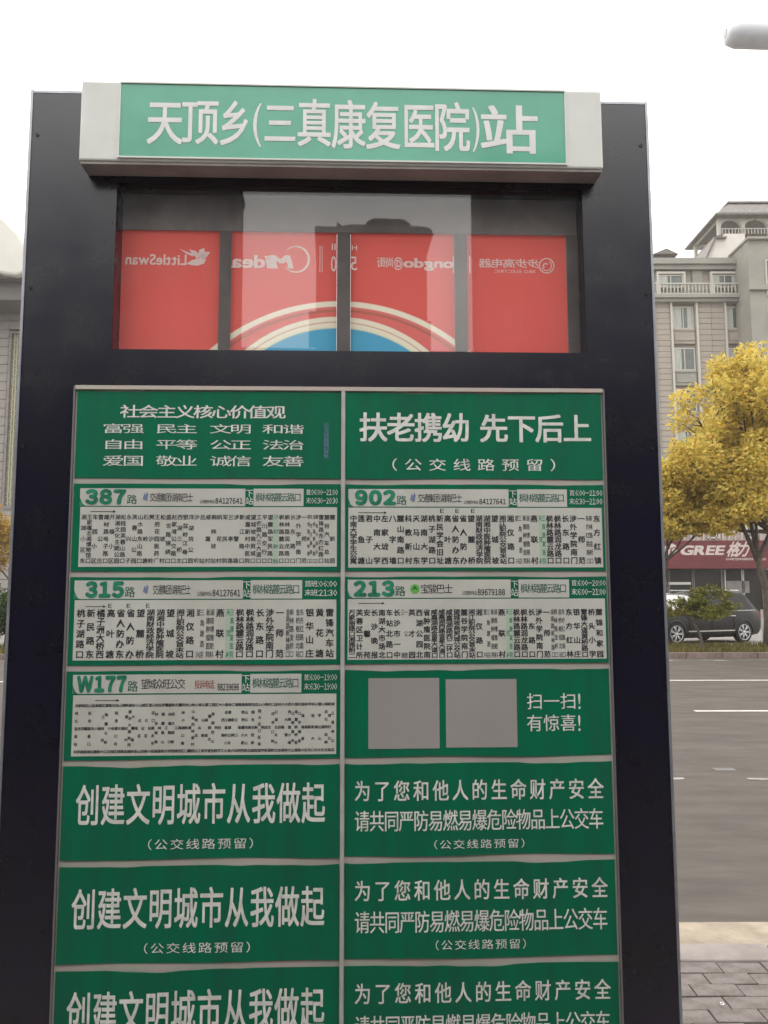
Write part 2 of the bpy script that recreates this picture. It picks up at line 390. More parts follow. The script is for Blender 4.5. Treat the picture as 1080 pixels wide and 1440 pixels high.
# ------------------------------------------------------------------ trees
def leaves(mb, blobs, n, size, rr):
    tot = sum(b[3]*b[4]*b[5] for b in blobs)
    for cx, cy, cz, rx, ry, rz in blobs:
        k = int(n*(rx*ry*rz)/tot)
        for _ in range(k):
            while True:
                a, b, c = rr.uniform(-1, 1), rr.uniform(-1, 1), rr.uniform(-1, 1); q = a*a+b*b+c*c
                if q < 1 and rr.random() > q*.5: break
            p = Vector((cx+a*rx, cy+b*ry, cz+c*rz))
            s = size*rr.uniform(.6, 1.4)
            u = Vector((rr.gauss(0, 1), rr.gauss(0, 1), rr.gauss(0, .7))).normalized(); v = u.orthogonal().normalized()
            v = (Matrix.Rotation(rr.uniform(0, 6.28), 3, u) @ v)
            mb.poly([p-u*s, p+v*s*.45, p+u*s, p-v*s*.45])
def tree(name, x, y, z0, trunk_h, tr, clumps, nleaf, lsize, lm_, seed, **k):
    rr = random.Random(seed); e = empty(name, (x, y, z0), **k)
    t = MB(); bend = [Vector((rr.uniform(-.08, .08)*i, rr.uniform(-.08, .08)*i, trunk_h*i/4)) for i in range(5)]
    t.tube(bend, [tr*(1.25 if i == 0 else 1-.12*i) for i in range(5)], 10); t.build('trunk', M['bark'], e, smooth=True)
    b = MB(); top = bend[-1]
    for (cx, cy, cz, rx, ry, rz) in clumps:
        c = Vector((cx, cy, cz)); mid = (top+c)*.5+Vector((rr.uniform(-.2, .2), rr.uniform(-.2, .2), -.15*(c-top).length*.3))
        st = bend[rr.choice((3, 4, 4))]
        b.tube([st, mid, c], [tr*.5, tr*.3, tr*.12], 6)
        for _ in range(5):
            q = c+Vector((rr.uniform(-1, 1)*rx, rr.uniform(-1, 1)*ry, rr.uniform(-.8, 1)*rz))*.9
            b.tube([mid.lerp(c, rr.random()), (c+q)*.5+Vector((0, 0, .1)), q], [tr*.16, tr*.1, tr*.04], 5)
    b.build('branches', M['bark'], e, smooth=True)
    cr_ = MB(); sub = []
    for (cx, cy, cz, rx, ry, rz) in clumps:
        for _ in range(13):
            a = Vector((rr.gauss(0, 1), rr.gauss(0, 1), rr.gauss(0, 1))).normalized()*rr.uniform(.35, .95)
            f = rr.uniform(.22, .62); sub.append((cx+a.x*rx*1.1, cy+a.y*ry*1.1, cz+a.z*rz*1.15, rx*f, ry*f, rz*f*rr.uniform(.8, 1.4)))
    leaves(cr_, sub, nleaf, lsize, rr)
    cr_.build('crown', lm_, e)
    return e
d = 24.3
tx = GX(1078, d)
z = lambda py: GZ(py, d, 1000)
def cl(px, py, rx, rz, ry=None): return (GX(px, d, py)-tx, 0, z(py), rx, ry or rx, rz)
tree('yellow_leaved_tree', tx, d, -.02, 3.6, .15,
     [cl(1065, 535, 1.2, 1.1), cl(1030, 560, 1.1, 1.1), cl(985, 595, 1.0, 1.0), cl(1040, 630, 1.5, 1.2), cl(975, 660, 1.0, .9), cl(1010, 690, 1.2, .8), cl(1090, 590, 1.5, 1.3),
      cl(1048, 505, .5, .45), cl(1002, 545, .45, .4), cl(950, 632, .4, .45), cl(1015, 738, .6, .3), cl(1140, 620, 1.6, 1.4), cl(1180, 660, 1.3, 1.1), cl(1120, 530, 1.2, .9), cl(1040, 722, 1.2, .6), cl(1100, 700, 1.3, .8), cl(1065, 660, 1.3, 1.0)],
     60000, .075, M['leaf_yellow'], 5, label='large yellow autumn tree before the pale hotel at the right edge', cat='tree', group='street trees along the far side of the road')
d2 = 25.0; tx2 = GX(925, d2)
def cl2(px, py, rx, rz): return (GX(px, d2, py)-tx2, 0, GZ(py, d2, 930), rx, rx, rz)
tree('yellow_leaved_tree', tx2, d2, -.02, 2.6, .10, [cl2(950, 690, .9, .6), cl2(925, 672, .9, .55), cl2(975, 712, .9, .6), cl2(900, 690, 1.0, .8), cl2(938, 730, 1.0, .45), cl2(1000, 730, .9, .4), cl2(965, 742, .7, .25)],
     22000, .075, M['leaf_yellow'], 8, label='smaller yellow tree beside the dark sign, above the red shop sign', cat='tree', group='street trees along the far side of the road')
d3 = 24.0; tx3 = GX(981, d3)
def cl3(px, py, rx, rz): return (GX(px, d3)-tx3, 0, GZ(py, d3, 980), rx, rx*.8, rz)
tree('small_tree', tx3, d3, -.02, 1.1, .055, [cl3(948, 853, .4, .22), cl3(975, 840, .5, .25), cl3(1000, 836, .45, .28), cl3(1018, 852, .4, .2), cl3(985, 858, .75, .22), cl3(962, 846, .4, .2)],
     4300, .05, M['leaf_olive'], 11, label='small round olive green tree with thin trunk in front of the parked dark car', cat='tree')
d4 = 26.0; tx4 = GX(12, d4)
def cl4(px, py, rx, rz): return (GX(px, d4)-tx4, 0, GZ(py, d4, 12), rx, rx, rz)
tree('orange_leaved_tree', tx4, d4, 0, 2.0, .06, [cl4(5, 762, .7, .7), cl4(24, 752, .55, .6), cl4(-30, 745, 1, .9)], 7500, .06, M['leaf_orange'], 12,
     label='small tree with orange brown leaves at the left edge, below the tall lattice window', cat='tree')
rr = random.Random(4); h = MB(); xb = GX(8, 25.6)
leaves(h, [(xb+rr.uniform(-3.5, .9), 25.6+rr.uniform(-.5, .5), rr.uniform(.4, 1.9), .6, .5, .5) for _ in range(22)], 12000, .07, rr)
b = empty('green_bush', (0, 0, 0), label='dark green bush at the left edge under the orange leaved tree', cat='bush')
h.build('foliage', M['leaf_green'], b)
bt = MB()
for i in range(9):
    x = xb+rr.uniform(-3.2, .8); bt.tube([(x, 25.6, -.02), (x+rr.uniform(-.2, .2), 25.6, .7), (x+rr.uniform(-.4, .4), 25.6+rr.uniform(-.3, .3), 1.5)], [.03, .02, .01], 5)
bt.build('stems', M['bark'], b)
b.location = (0, 0, 0)

# ------------------------------------------------------------------ pale hotel
HD = 58.0
M['stone'] = mat('pale_stone', (.37, .325, .275), .85, col2=(.30, .27, .235), scale=.7, detail=6)
M['stone2'] = mat('grey_stone', (.32, .30, .26), .85, col2=(.27, .26, .235), scale=.6)
M['wallwhite'] = mat('white_render', (.66, .62, .58), .85, var=.06, scale=1)
M['frame_white'] = mat('frame_white', (.50, .47, .42), .6, var=.05)
M['wingl'] = mat('window_dark', (.10, .12, .115), .12, var=.3, scale=.8)
M['curtain'] = mat('curtain', (.40, .42, .38), .9, var=.2, scale=4, stretch=(6, 1, .3))
M['roof_tile'] = mat('slate', (.17, .155, .14), .7, var=.2, scale=3)
M['railing'] = mat('balustrade', (.42, .40, .36), .7)
hotel = empty('hotel_building', (GX(985, HD), HD, 0), label='pale stone hotel with columns of windows, balustrade and rooftop arched pavilion behind the yellow tree', cat='building')
hx0 = GX(985, HD)
def hx(px, d=HD, py=440): return GX(px, d, py)-hx0
def hz(py, d=HD): return GZ(py, d, 1000)
ztop = hz(365); zcor = hz(417)
MB().box(hx(700), hx(1400), .32, 14, 0, ztop-.2).build('wall', M['stone'], hotel)
cols = [962+76*k for k in range(-3, 6)]
PW = 16   # half width in px of a window bay
rows_top = [hz(430+58.2*k) for k in range(7)]
# piers of stone courses
base = MB().box(0, 1, 0, .34, 0, .40).build('stone_panel', M['stone'], hotel)
edges = [710]+cols+[cols[-1]+76]
first = True; hid = MB()
for i in range(len(cols)+1):
    a = hx((cols[i-1]+PW+4) if i else cols[0]-60); bb = hx((cols[i]-PW-4) if i < len(cols) else cols[-1]+50)
    vis = i in (3, 4, 5)
    zz = 3.0
    r = 0
    while zz+.43 < zcor:
        hh = .43
        if vis:
            n = 2 if (bb-a) > 1.5 else 1
            for s_ in range(n):
                x0 = a+(bb-a)*s_/n; x1 = a+(bb-a)*(s_+1)/n
                if first: o = base; first = False
                else: o = copy_obj(base, hotel)
                o.location = (x0+.01, random.uniform(0, .03), zz); o.scale = (x1-x0-.02, 1, 1)
        else: hid.box(a, bb, .01, .34, zz, zz+.40)
        zz += hh; r += 1
hid.build('outer_stone_courses', M['stone'], hotel, kind='stuff')
def window(parent, x0, x1, z0, z1, y, frame, nm=2, curtain=True):
    f = MB(); t = .09
    f.box(x0, x1, y-.06, y+.06, z1-t, z1); f.box(x0, x1, y-.06, y+.06, z0, z0+t); f.box(x0, x0+t, y-.06, y+.06, z0+t, z1-t); f.box(x1-t, x1, y-.06, y+.06, z0+t, z1-t)
    for i in range(1, nm): xm = x0+(x1-x0)*i/nm; f.box(xm-.035, xm+.035, y-.05, y+.05, z0+t, z1-t)
    o = f.build('window', frame, parent)
    MB().box(x0+t, x1-t, y-.01, y+.02, z0+t, z1-t).build('pane', M['wingl'], o)
    if curtain:
        c = MB(); w = (x1-x0)*random.uniform(.18, .42)
        c.box(x0+t+.02, x0+w, y-.03, y-.015, z0+t, z1-t)
        if random.random() < .6: c.box(x1-w*.7, x1-t-.02, y-.03, y-.015, z0+t, z1-t)
        c.build('curtain', M['curtain'], o)
    return o
for ci, c in enumerate(cols):
    x0, x1 = hx(c-PW), hx(c+PW-1)
    vis = c > 900 and c < 1120
    pil = MB(); pil.box(hx(c-PW-4)+.01, hx(c-PW-1), -.12, .33, 3.0, zcor-.1); pil.box(hx(c+PW), hx(c+PW+3), -.12, .33, 3.0, zcor-.1)
    pil.build('window_surround', M['frame_white'], hotel)
    for k in range(7):
        zt = rows_top[k]; zb = zt-1.75; zn = zt-3.03
        window(hotel, x0+.05, x1-.05, zb, zt, .22, M['frame_white'], 2)
        sp = MB(); sp.box(x0+.02, x1-.02, .06, .33, zn+.12, zb-.02); sp.box(x0+.02, x1-.02, .0, .34, zb-.18, zb-.03)
        sp.box(x0+.1, x1-.1, .0, .08, zn+.35, zb-.35)
        sp.build('spandrel_panel', M['stone2'] if k % 2 else M['stone'], hotel)
    # attic storey window
    c -= 16
    window(hotel, hx(c-PW-2), hx(c+PW+1), hz(404), hz(386), .1, M['frame_white'], 2)
    at = MB(); at.box(hx(c-PW-5), hx(c+PW+4), -.05, .31, hz(385), hz(382)); at.box(hx(c-PW-5), hx(c-PW-2), -.05, .31, hz(416), hz(385)); at.box(hx(c+PW+1), hx(c+PW+4), -.05, .31, hz(416), hz(385))
    at.build('attic_surround', M['frame_white'], hotel)
cor = MB(); cor.box(hx(700), hx(1055), -.55, .3, zcor-.25, zcor); cor.box(hx(700), hx(1055), -.35, .3, zcor-.5, zcor-.25)
cor.box(hx(700), hx(1055), -.35, .3, ztop-.45, ztop); cor.box(hx(700), hx(1055), -.15, .3, ztop-.8, ztop-.45)
cor.build('cornice', M['stone2'], hotel)
bal = MB(); zb0 = zcor; zb1 = hz(401)
bal.box(hx(700), hx(1054), -.5, -.38, zb1-.12, zb1)
bal.box(hx(700), hx(1054), -.5, -.38, zb0+.002, zb0+.1)
x = hx(700)
while x < hx(1053):
    bal.tube([(x, -.44, zb0+.1), (x, -.44, zb0+.35), (x, -.44, zb1-.12)], [.04, .075, .04], 5, False); x += .27
for c in [962+38+76*k for k in range(-4, 2)]: bal.box(hx(c-3), hx(c+3), -.54, -.34, zb0+.003, zb1+.06)
bal.build('balustrade', M['railing'], hotel)
# attic pilasters between windows
apz = None
for c in [962+22+76*k for k in range(-4, 2)]: MB().box(hx(c-7), hx(c+7), .12, .31, zcor, ztop-.8).build('attic_pilaster', M['stone2'], hotel)
def hxr(px, d=HD): return hx(px, d, 320)
# little gabled turret on the roof (left)
tu = MB(); tu.box(hxr(925), hxr(950), 1, 4, ztop, hz(352)); tu.prism([(hxr(921), hz(352)), (hxr(957), hz(352)), (hxr(940), hz(344))], .6, 4.4)
tu.prism([(hxr(915), ztop), (hxr(930), ztop), (hxr(930), hz(351))], 1.2, 3.8)
tu.build('roof_turret', M['roof_tile'], hotel)
# stepped white block and the pavilion
wb = MB(); wb.prism([(hxr(993), ztop), (hxr(1054), ztop), (hxr(1054), hz(322)), (hxr(1024), hz(322)), (hxr(1024), hz(330)), (hxr(1010), hz(330))], .8, 9)
wb.build('stair_block', M['wallwhite'], hotel)
wr = MB(); wr.prism([(hxr(991), ztop), (hxr(994), ztop), (hxr(1011), hz(331)), (hxr(1009), hz(328))], .5, 9.3); wr.box(hxr(1008), hxr(1026), .5, 9.3, hz(330), hz(328))
wr.build('block_coping', M['roof_tile'], hotel)
# right wing, nearer
WD = -2.2
wg = MB(); wg.box(hx(1056, 55.8), hx(1400, 55.8), WD, 14, 0, hz(338, 55.8)); wg.box(hx(1054, 55.8), hx(1400, 55.8), WD-.3, 14, hz(338, 55.8)+.003, hz(335, 55.8)); wg.box(hx(1054, 55.8), hx(1400, 55.8), WD-.25, WD, zcor-.4, zcor)
wg.build('wing_wall', M['stone2'], hotel)
for px in (1087, 1124, 1164, 1204):
    for py in (366, 432, 490, 548, 606):
        window(hotel, hx(px-8, 55.8), hx(px+12, 55.8), hz(py+ (50 if py == 366 else 33), 55.8), hz(py, 55.8), WD-.05, M['frame_white'], 2, False)
# rooftop pavilion with arches
pvz0, pvz1 = hz(322), hz(292)
pav = MB(); pxs = [1020, 1054, 1092, 1130]
def arch(mb, xa, xb, z0, zs, zt, y0, y1):
    n = 12; pts = [(xa, zt), (xa, zs)]
    r_ = (xb-xa)/2; cx_ = (xa+xb)/2
    rise = min(r_*.9, (zt-zs)*.75)
    arc = [(cx_-r_*math.cos(math.pi*i/n), zs+rise*math.sin(math.pi*i/n)) for i in range(n+1)]
    for i in range(n):
        (a, b_), (c_, d_) = arc[i], arc[i+1]
        mb.prism([(a, b_), (c_, d_), (c_, zt), (a, zt)], y0, y1)
for i in range(3):
    xa, xb = hxr(pxs[i]+2), hxr(pxs[i+1]-2)
    for yy in (1.0, 5.6): arch(pav, xa, xb, pvz0, hz(312), hz(294), yy, yy+.3)
for p in pxs:
    for yy in (1.0, 5.6): pav.box(hxr(p-2), hxr(p+2), yy-.02, yy+.32, pvz0, hz(294))
for i in range(2):
    y0_ = 1.3+i*2.15
    for xx in (hxr(1020), hxr(1130)):
        pav.box(xx-.1, xx+.1, y0_, y0_+2.15, hz(300), hz(294))
pav.build('pavilion_arcade', M['frame_white'], hotel)
ro = MB(); a, b_ = hxr(1012), hxr(1140); c_, d_ = hxr(1045), hxr(1108); z0_, z1_ = hz(296), hz(267)
P4 = [(a, .4, z0_), (b_, .4, z0_), (b_, 6.6, z0_), (a, 6.6, z0_)]; Q4 = [(c_, 2.2, z1_), (d_, 2.2, z1_), (d_, 4.6, z1_), (c_, 4.6, z1_)]
ro.v = P4+Q4; ro.f = [(0, 1, 5, 4), (1, 2, 6, 5), (2, 3, 7, 6), (3, 0, 4, 7), (4, 5, 6, 7), (3, 2, 1, 0)]; ro.mi = [0]*6
ro.box(a-.1, b_+.1, .3, 6.7, z0_-.15, z0_-.003); ro.box(c_-.15, d_+.15, 2.05, 4.75, z1_+.003, z1_+.15)
ro.build('pavilion_roof', M['roof_tile'], hotel)
rl = MB(); x = hxr(1022)
rl.box(hxr(1022), hxr(1130), .8, .88, hz(315), hz(314))
while x < hxr(1130): rl.box(x, x+.06, .8, .86, pvz0, hz(315)); x += .25
rl.build('pavilion_railing', M['railing'], hotel)

# ------------------------------------------------------------------ shop with the red sign
SD = 41.0
shop = empty('appliance_shop', (GX(1000, SD), SD, 0), label='ground floor shop with long red sign and dark glass front behind the parked car', cat='shop')
sx0 = GX(1000, SD)
def sx(px): return GX(px, SD)-sx0
def sz(py): return GZ(py, SD, 1000)
M['red'] = mat('sign_red', (.125, .018, .022), .5, var=.15, scale=1.5)
M['shop_letter'] = mat('shop_letter', (.52, .44, .42), .6, var=.05)
M['red_dark'] = mat('sign_red_dark', (.12, .018, .022), .5)
M['tile_pink'] = mat('facade_tile', (.42, .37, .34), .8, var=.15, scale=2)
M['shopglass'] = mat('shop_glass', (.022, .018, .015), .2, var=.4, scale=.6, spec=.25)
M['steel'] = mat('pale_metal', (.55, .55, .52), .5)
MB().box(sx(760), sx(1300), .3, 12, 0, sz(722)).build('wall', M['tile_pink'], shop)
up = MB()
for k in range(60): xx = sx(760)+k*.33; up.box(xx, xx+.06, .2, .3, sz(760)+.02, sz(748))
up.build('parapet_rail', M['frame_white'], shop)
for px in (850, 905, 955, 1010, 1065, 1120): window(shop, sx(px-9), sx(px+9), sz(757), sz(735), .26, M['frame_white'], 2)
sb = MB(); sb.box(sx(800), sx(1082), -.5, .28, sz(795), sz(761))
sbo = sb.build('shop_sign', M['red'], shop)
MB().box(sx(800), sx(1082), -.54, .27, sz(800), sz(795)-.003).build('sign_edge', M['red_dark'], sbo)
tsurf = lambda x, z: -.506
t = Text(tsurf); t.shear = .28
t.line('GREE', sx(954), sx(1013), sz(780.5), sz(768.5), .042, 4, .12); t.build('lettering', M['shop_letter'], sbo)
t = Text(tsurf); t.shear = .42
t.line('格力', sx(1018), sx(1046), sz(783), sz(764), .03, 3, .02); t.build('brush_lettering', M['shop_letter'], sbo)
# round emblem: white disc with slanted stem
em = MB(); cxp, czp, rx_, rz_ = sx(940), sz(774), 9.3/1115*SD, 9/1115*SD
pts = [(cxp+rx_*math.cos(a)+.18*rz_*math.sin(a), -.506, czp+rz_*math.sin(a)) for a in [2*math.pi*i/28 for i in range(28)]]
em.poly(pts); em.build('emblem', M['shop_letter'], sbo)
e2 = MB(); e2.prism([(cxp-.28, czp+.02), (cxp+.30, czp+.10), (cxp+.31, czp+.15), (cxp-.27, czp+.07)], -.512, -.507)
e2.prism([(cxp-.06, czp-.33), (cxp+.02, czp-.34), (cxp+.10, czp+.05), (cxp+.02, czp+.04)], -.513, -.508)
e2.prism([(cxp-.20, czp-.28), (cxp-.14, czp-.30), (cxp-.10, czp-.02), (cxp-.16, czp-.02)], -.513, -.508)
e2.build('emblem_stroke', M['red'], sbo)
t = Text(tsurf); t.line('长沙市格力空调专卖店服务热线 400-836-5315', sx(1017), sx(1073), sz(788.5), sz(785.5), .0, 1); t.build('small_lettering', M['print_white'], sbo)
# glass front: panels, frame, mullions
for a, b_ in ((870, 912), (914, 941), (942, 976), (977, 1017), (1021, 1046), (1047, 1075), (1076, 1120)):
    fr = MB(); fr.box(sx(a), sx(a+1.2), .05, .25, .1, sz(801)); fr.box(sx(b_-1.2), sx(b_), .05, .25, .1, sz(801))
    fo = fr.build('shop_window', M['steel'] if a > 1000 else M['dark'], shop)
    MB().box(sx(a+1.2), sx(b_-1.2), .12, .15, .1, sz(801)).build('pane', M['shopglass'], fo)
fr = MB(); fr.box(sx(920), sx(1000), -.2, .28, sz(799.6), sz(798)-.0); fr.box(sx(1026), sx(1076), -.2, .28, sz(799.6), sz(797.4)); fr.build('awning_lamp_tube', M['letter_white'], shop)
# things behind/at the glass: pale bands and stickers
bd = MB(); bd.box(sx(934), sx(973), .06, .115, sz(822), sz(818.5)); bd.build('window_band', M['steel'], shop)
bd = MB(); bd.box(sx(934), sx(960), .05, .115, sz(841), sz(834)); bd.build('window_poster', M['letter_white'], shop)
bd = MB(); bd.box(sx(934), sx(948), .05, .115, sz(856), sz(846)); bd.build('window_poster', M['tint_green'], shop)
bd = MB(); bd.box(sx(1023), sx(1055), .05, .115, sz(834), sz(817)); bd.build('window_poster', M['dark'], shop)
st = MB()
for k in range(3): st.box(sx(870), sx(1120), -1.5+.35*k, .04, 0 if k == 0 else .15*k+.002, .15*(k+1))
st.build('steps', M['concrete'], shop)

# ------------------------------------------------------------------ parked car
def make_car():
    e = empty('parked_car', (0, 0, 0), label='dark brown estate car parked facing left in front of the shop', cat='car')
    body = mat('car_paint', (.014, .011, .009), .42, var=.15, scale=3, spec=.3, coat=.08)
    gl = mat('car_glass', (.010, .010, .010), .12, spec=.3); chrome = mat('chrome', (.75, .75, .75), .2, metal=1); tyre = mat('tyre', (.02, .02, .02), .85)
    alloy = mat('alloy', (.70, .70, .72), .3, metal=.6); blk = mat('black_plastic', (.02, .02, .02), .6); lamp = mat('lamp_glass', (.75, .75, .72), .1); red = mat('tail_red', (.35, .01, .01), .2)
    # front at -x; lower body lofted from cross sections (x, z bottom, z shoulder, half width)
    sec = [(-2.30, .34, .66, .70), (-2.24, .24, .80, .82), (-1.95, .20, .92, .89), (-1.4, .20, 1.00, .92), (-.85, .20, 1.04, .93), (0, .20, 1.06, .93), (.9, .20, 1.08, .93), (1.7, .21, 1.10, .92), (2.2, .26, 1.10, .87), (2.36, .36, 1.02, .78)]
    m = MB(); k = 12
    for x, zb, zt, w in sec:
        h = zt-zb
        pr = [(-w*.86, zb), (-w*.97, zb+h*.12), (-w, zb+h*.5), (-w*.985, zb+h*.8), (-w*.93, zb+h*.95), (-w*.80, zt), (w*.80, zt), (w*.93, zb+h*.95), (w*.985, zb+h*.8), (w, zb+h*.5), (w*.97, zb+h*.12), (w*.86, zb)]
        m.v += [(x, a, b) for a, b in pr]
    for i in range(len(sec)-1):
        for j in range(k): q = i*k+j; r_ = i*k+(j+1) % k; m.f.append((q, q+k, r_+k, r_)); m.mi.append(0)
    m.f.append(tuple(range(k))); m.mi.append(0); m.f.append(tuple(reversed(range((len(sec)-1)*k, len(sec)*k)))); m.mi.append(0)
    bo = m.build('body', body, e, smooth=True, bevel=.02)
    # greenhouse
    g = MB(); gs = [(-1.05, 1.035, .78, 1.05, .76), (-.35, 1.05, .83, 1.60, .64), (.3, 1.05, .84, 1.70, .64), (1.1, 1.06, .84, 1.70, .64), (1.85, 1.07, .82, 1.60, .62), (2.25, 1.07, .78, 1.10, .74)]
    for x, zb, wb_, zt, wt in gs: g.v += [(x, -wb_, zb), (x, -wt, zt-.03), (x, -wt*.9, zt), (x, wt*.9, zt), (x, wt, zt-.03), (x, wb_, zb)]
    for i in range(len(gs)-1):
        for j in range(5): q = i*6+j; g.f.append((q, q+6, q+7, q+1)); g.mi.append(0)
    g.f.append(tuple(range(6))); g.mi.append(0); g.f.append(tuple(reversed(range(30, 36)))); g.mi.append(0)
    g.build('roof', body, e, smooth=False)
    for s in (-1, 1):
        for (xa, xb, ta, tb) in ((-.80, .02, -.25, .02), (.10, .95, .10, .95), (1.03, 1.95, 1.03, 1.65)):
            w0, w1 = .845, .665
            q = [(xa, s*w0, 1.10), (xb, s*w0, 1.10), (tb, s*w1, 1.58), (ta, s*w1, 1.58)]
            if s > 0: q = q[::-1]
            MB().quad(*q).build('side_window', gl, e)
        m = MB(); m.box(-2.05, -1.75, s*.80-.08, s*.80+.08, .70, .84); m.build('headlight', lamp, e, bevel=.03)
        m = MB(); m.box(2.15, 2.34, s*.74-.09, s*.74+.09, .80, 1.02); m.build('tail_light', red, e, bevel=.03)
        MB().box(-.9, 1.95, s*.925-.012, s*.925+.012, 1.055, 1.08).build('window_trim', chrome, e)
        MB().box(-.95, 1.0, s*.935-.015, s*.935+.015, .40, .44).build('sill_trim', chrome, e)
        MB().box(-.2, 1.6, s*.60-.02, s*.60+.02, 1.71, 1.745).build('roof_rail', chrome, e)
        MB().box(-.75, -.55, s*.93, s*1.08, 1.05, 1.2).build('mirror', body, e, bevel=.03)
        for hxx in (-.1, .85): MB().box(hxx, hxx+.2, s*.945-.015, s*.945+.015, .88, .91).build('door_handle', chrome, e)
        for sxx in (-.88, .06, 1.0): MB().box(sxx, sxx+.012, s*.935-.006, s*.935+.006, .35, 1.03).build('door_seam', blk, e)
    MB().quad((-1.0, .70, 1.09), (-1.0, -.70, 1.09), (-.40, -.60, 1.57), (-.40, .60, 1.57)).build('windscreen', gl, e)
    MB().quad((2.24, -.68, 1.14), (2.24, .68, 1.14), (1.90, .58, 1.56), (1.90, -.58, 1.56)).build('rear_window', gl, e)
    MB().box(-2.33, -2.24, -.5, .5, .5, .66).build('grille', blk, e); MB().box(-2.35, -2.30, -.45, .45, .57, .60).build('grille_bar', chrome, e)
    for x in (-1.42, 1.42):
        for s in (-1, 1):
            w = MB(); y0 = s*.93; n = 24
            prof = [(0, .255), (.0, .33), (-.03, .35), (-.17, .35), (-.2, .33), (-.2, .2)]
            for i in range(n):
                a = 2*math.pi*i/n
                for (dy, rad) in prof: w.v.append((x+rad*math.cos(a), y0+s*(dy+.01), .35+rad*math.sin(a)))
            kk = len(prof)
            for i in range(n):
                for j in range(kk-1):
                    q = i*kk+j; r_ = ((i+1) % n)*kk+j; w.f.append((q, r_, r_+1, q+1)); w.mi.append(0)
            wo = w.build('wheel', tyre, e, smooth=True)
            rm = MB()
            rm.tube([(x, y0-s*.03, .35), (x, y0+s*.012, .35)], [.05, .05], 12)
            for i in range(7):
                a = 2*math.pi*i/7
                for da in (-.13, .13):
                    ca, sa = math.cos(a+da*.3), math.sin(a+da*.3); cb, sb_ = math.cos(a+da), math.sin(a+da)
                    rm.tube([(x+.04*ca, y0+s*.0, .35+.04*sa), (x+.25*cb, y0-s*.005, .35+.25*sb_)], [.014, .016], 4)
            rim = []
            rm.tube([(x+.252*math.cos(2*math.pi*i/24), y0, .35+.252*math.sin(2*math.pi*i/24)) for i in range(25)], .013, 5)
            rm.build('rim', alloy, wo, smooth=True)
            MB().tube([(x, y0-s*.12, .35), (x, y0-s*.05, .35)], [.25, .25], 20).build('brake_disc', blk, wo)
            ar = MB(); ar.tube([(x+.40*math.cos(math.pi*i/16), s*.915, .35+.40*math.sin(math.pi*i/16)) for i in range(17)], .035, 6); ar.build('wheel_arch', blk, e, smooth=True)
    return e
car = make_car()
car.scale = (1.07, 1.04, 1.04); car.location = (GX(1001, 27.6)-.75, 27.8, 0); car.rotation_euler = (0, 0, R(24))

# pale marker post beside the car
po = empty('marker_post', (GX(1070, 25.2), 25.2, -.01), label='thin pale post beside the rear of the parked car at the right edge', cat='post')
MB().tube([(0, 0, 0), (0, 0, 1.15)], .035, 10).build('shaft', M['steel'], po); MB().tube([(0, 0, 1.15), (0, 0, 1.19)], .045, 10).build('cap', M['steel'], po)

# ------------------------------------------------------------------ left building with lattice window and curved canopy
LD = 45.0
lb = empty('stone_building', (GX(-20, LD), LD, 0), label='grey stone building with tall lattice window and white curved eave at the left edge', cat='building')
lx0 = GX(-20, LD)
def lx(px, py=590): return GX(px, LD, py)-lx0
def lz(py): return GZ(py, LD, 20)
M['stone_l'] = mat('left_stone', (.31, .28, .26), .85, col2=(.25, .23, .215), scale=.8)
MB().box(lx(-420), lx(180), .3, 12, 0, lz(432)).build('wall', M['stone_l'], lb)
pb = None
def lpanel(x0, x1, z0, z1):
    global pb
    if pb is None: pb = MB().box(0, 1, 0, .3, 0, 1).build('stone_panel', M['stone_l'], lb); o = pb
    else: o = copy_obj(pb, lb)
    o.location = (x0+.01, random.uniform(0, .02), z0+.015); o.scale = (x1-x0-.02, 1, z1-z0-.03)
zz = lz(880)
kk = 0
while zz < lz(446):
    h_ = .52
    inwin = lz(716) < zz+h_*.5 < lz(465)
    spans = [(-60, -26), (-26, 7)] if kk % 2 else [(-42, -10), (-10, 7)]
    if not inwin: spans = spans+[(7, 46), (46, 90)]
    else: spans = spans+[(46, 90)]
    for a, b_ in spans: lpanel(lx(a), lx(b_), zz, zz+h_)
    zz += h_; kk += 1
wn = MB(); x0, x1, z0, z1 = lx(8), lx(44), lz(716), lz(466)
wn.box(x0, x0+.14, -.06, .1, z0, z1); wn.box(x1-.14, x1, -.06, .1, z0, z1); wn.box(x0+.14, x1-.14, -.06, .1, z0, z0+.2); wn.box(x0+.14, x1-.14, -.06, .1, z1-.14, z1)
wo = wn.build('lattice_window', M['dark'], lb)
MB().box(x0+.14, x1-.14, .12, .16, z0+.2, z1-.14).build('pane', mat('lattice_backing', (.20, .20, .15), .5, col2=(.30, .30, .22), scale=1.5), wo)
la = MB(); n = 8; M['lattice'] = mat('lattice_yellow', (.44, .42, .28), .6)
for i in range(1, n): xx = x0+.14+(x1-x0-.28)*i/n; la.box(xx-.022, xx+.022, .06, .10, z0+.2, z1-.14)
zz = z0+.3; i = 0
while zz < z1-.3:
    for j in range(n):
        xa = x0+.14+(x1-x0-.28)*j/n; la.prism([(xa+.022, zz+.1*((i+j) % 2)), (xa+.12, zz+.1*((i+j) % 2)), (xa+.12, zz+.05+.1*((i+j) % 2)), (xa+.022, zz+.05+.1*((i+j) % 2))], .065, .098)
    zz += .3; i += 1
la.build('lattice', M['lattice'], wo)
# curved white eave: half round fascia running into the distance, dark soffit under it
ev = MB()
def eave(mb, px_shift, y):
    ps = []
    return ps
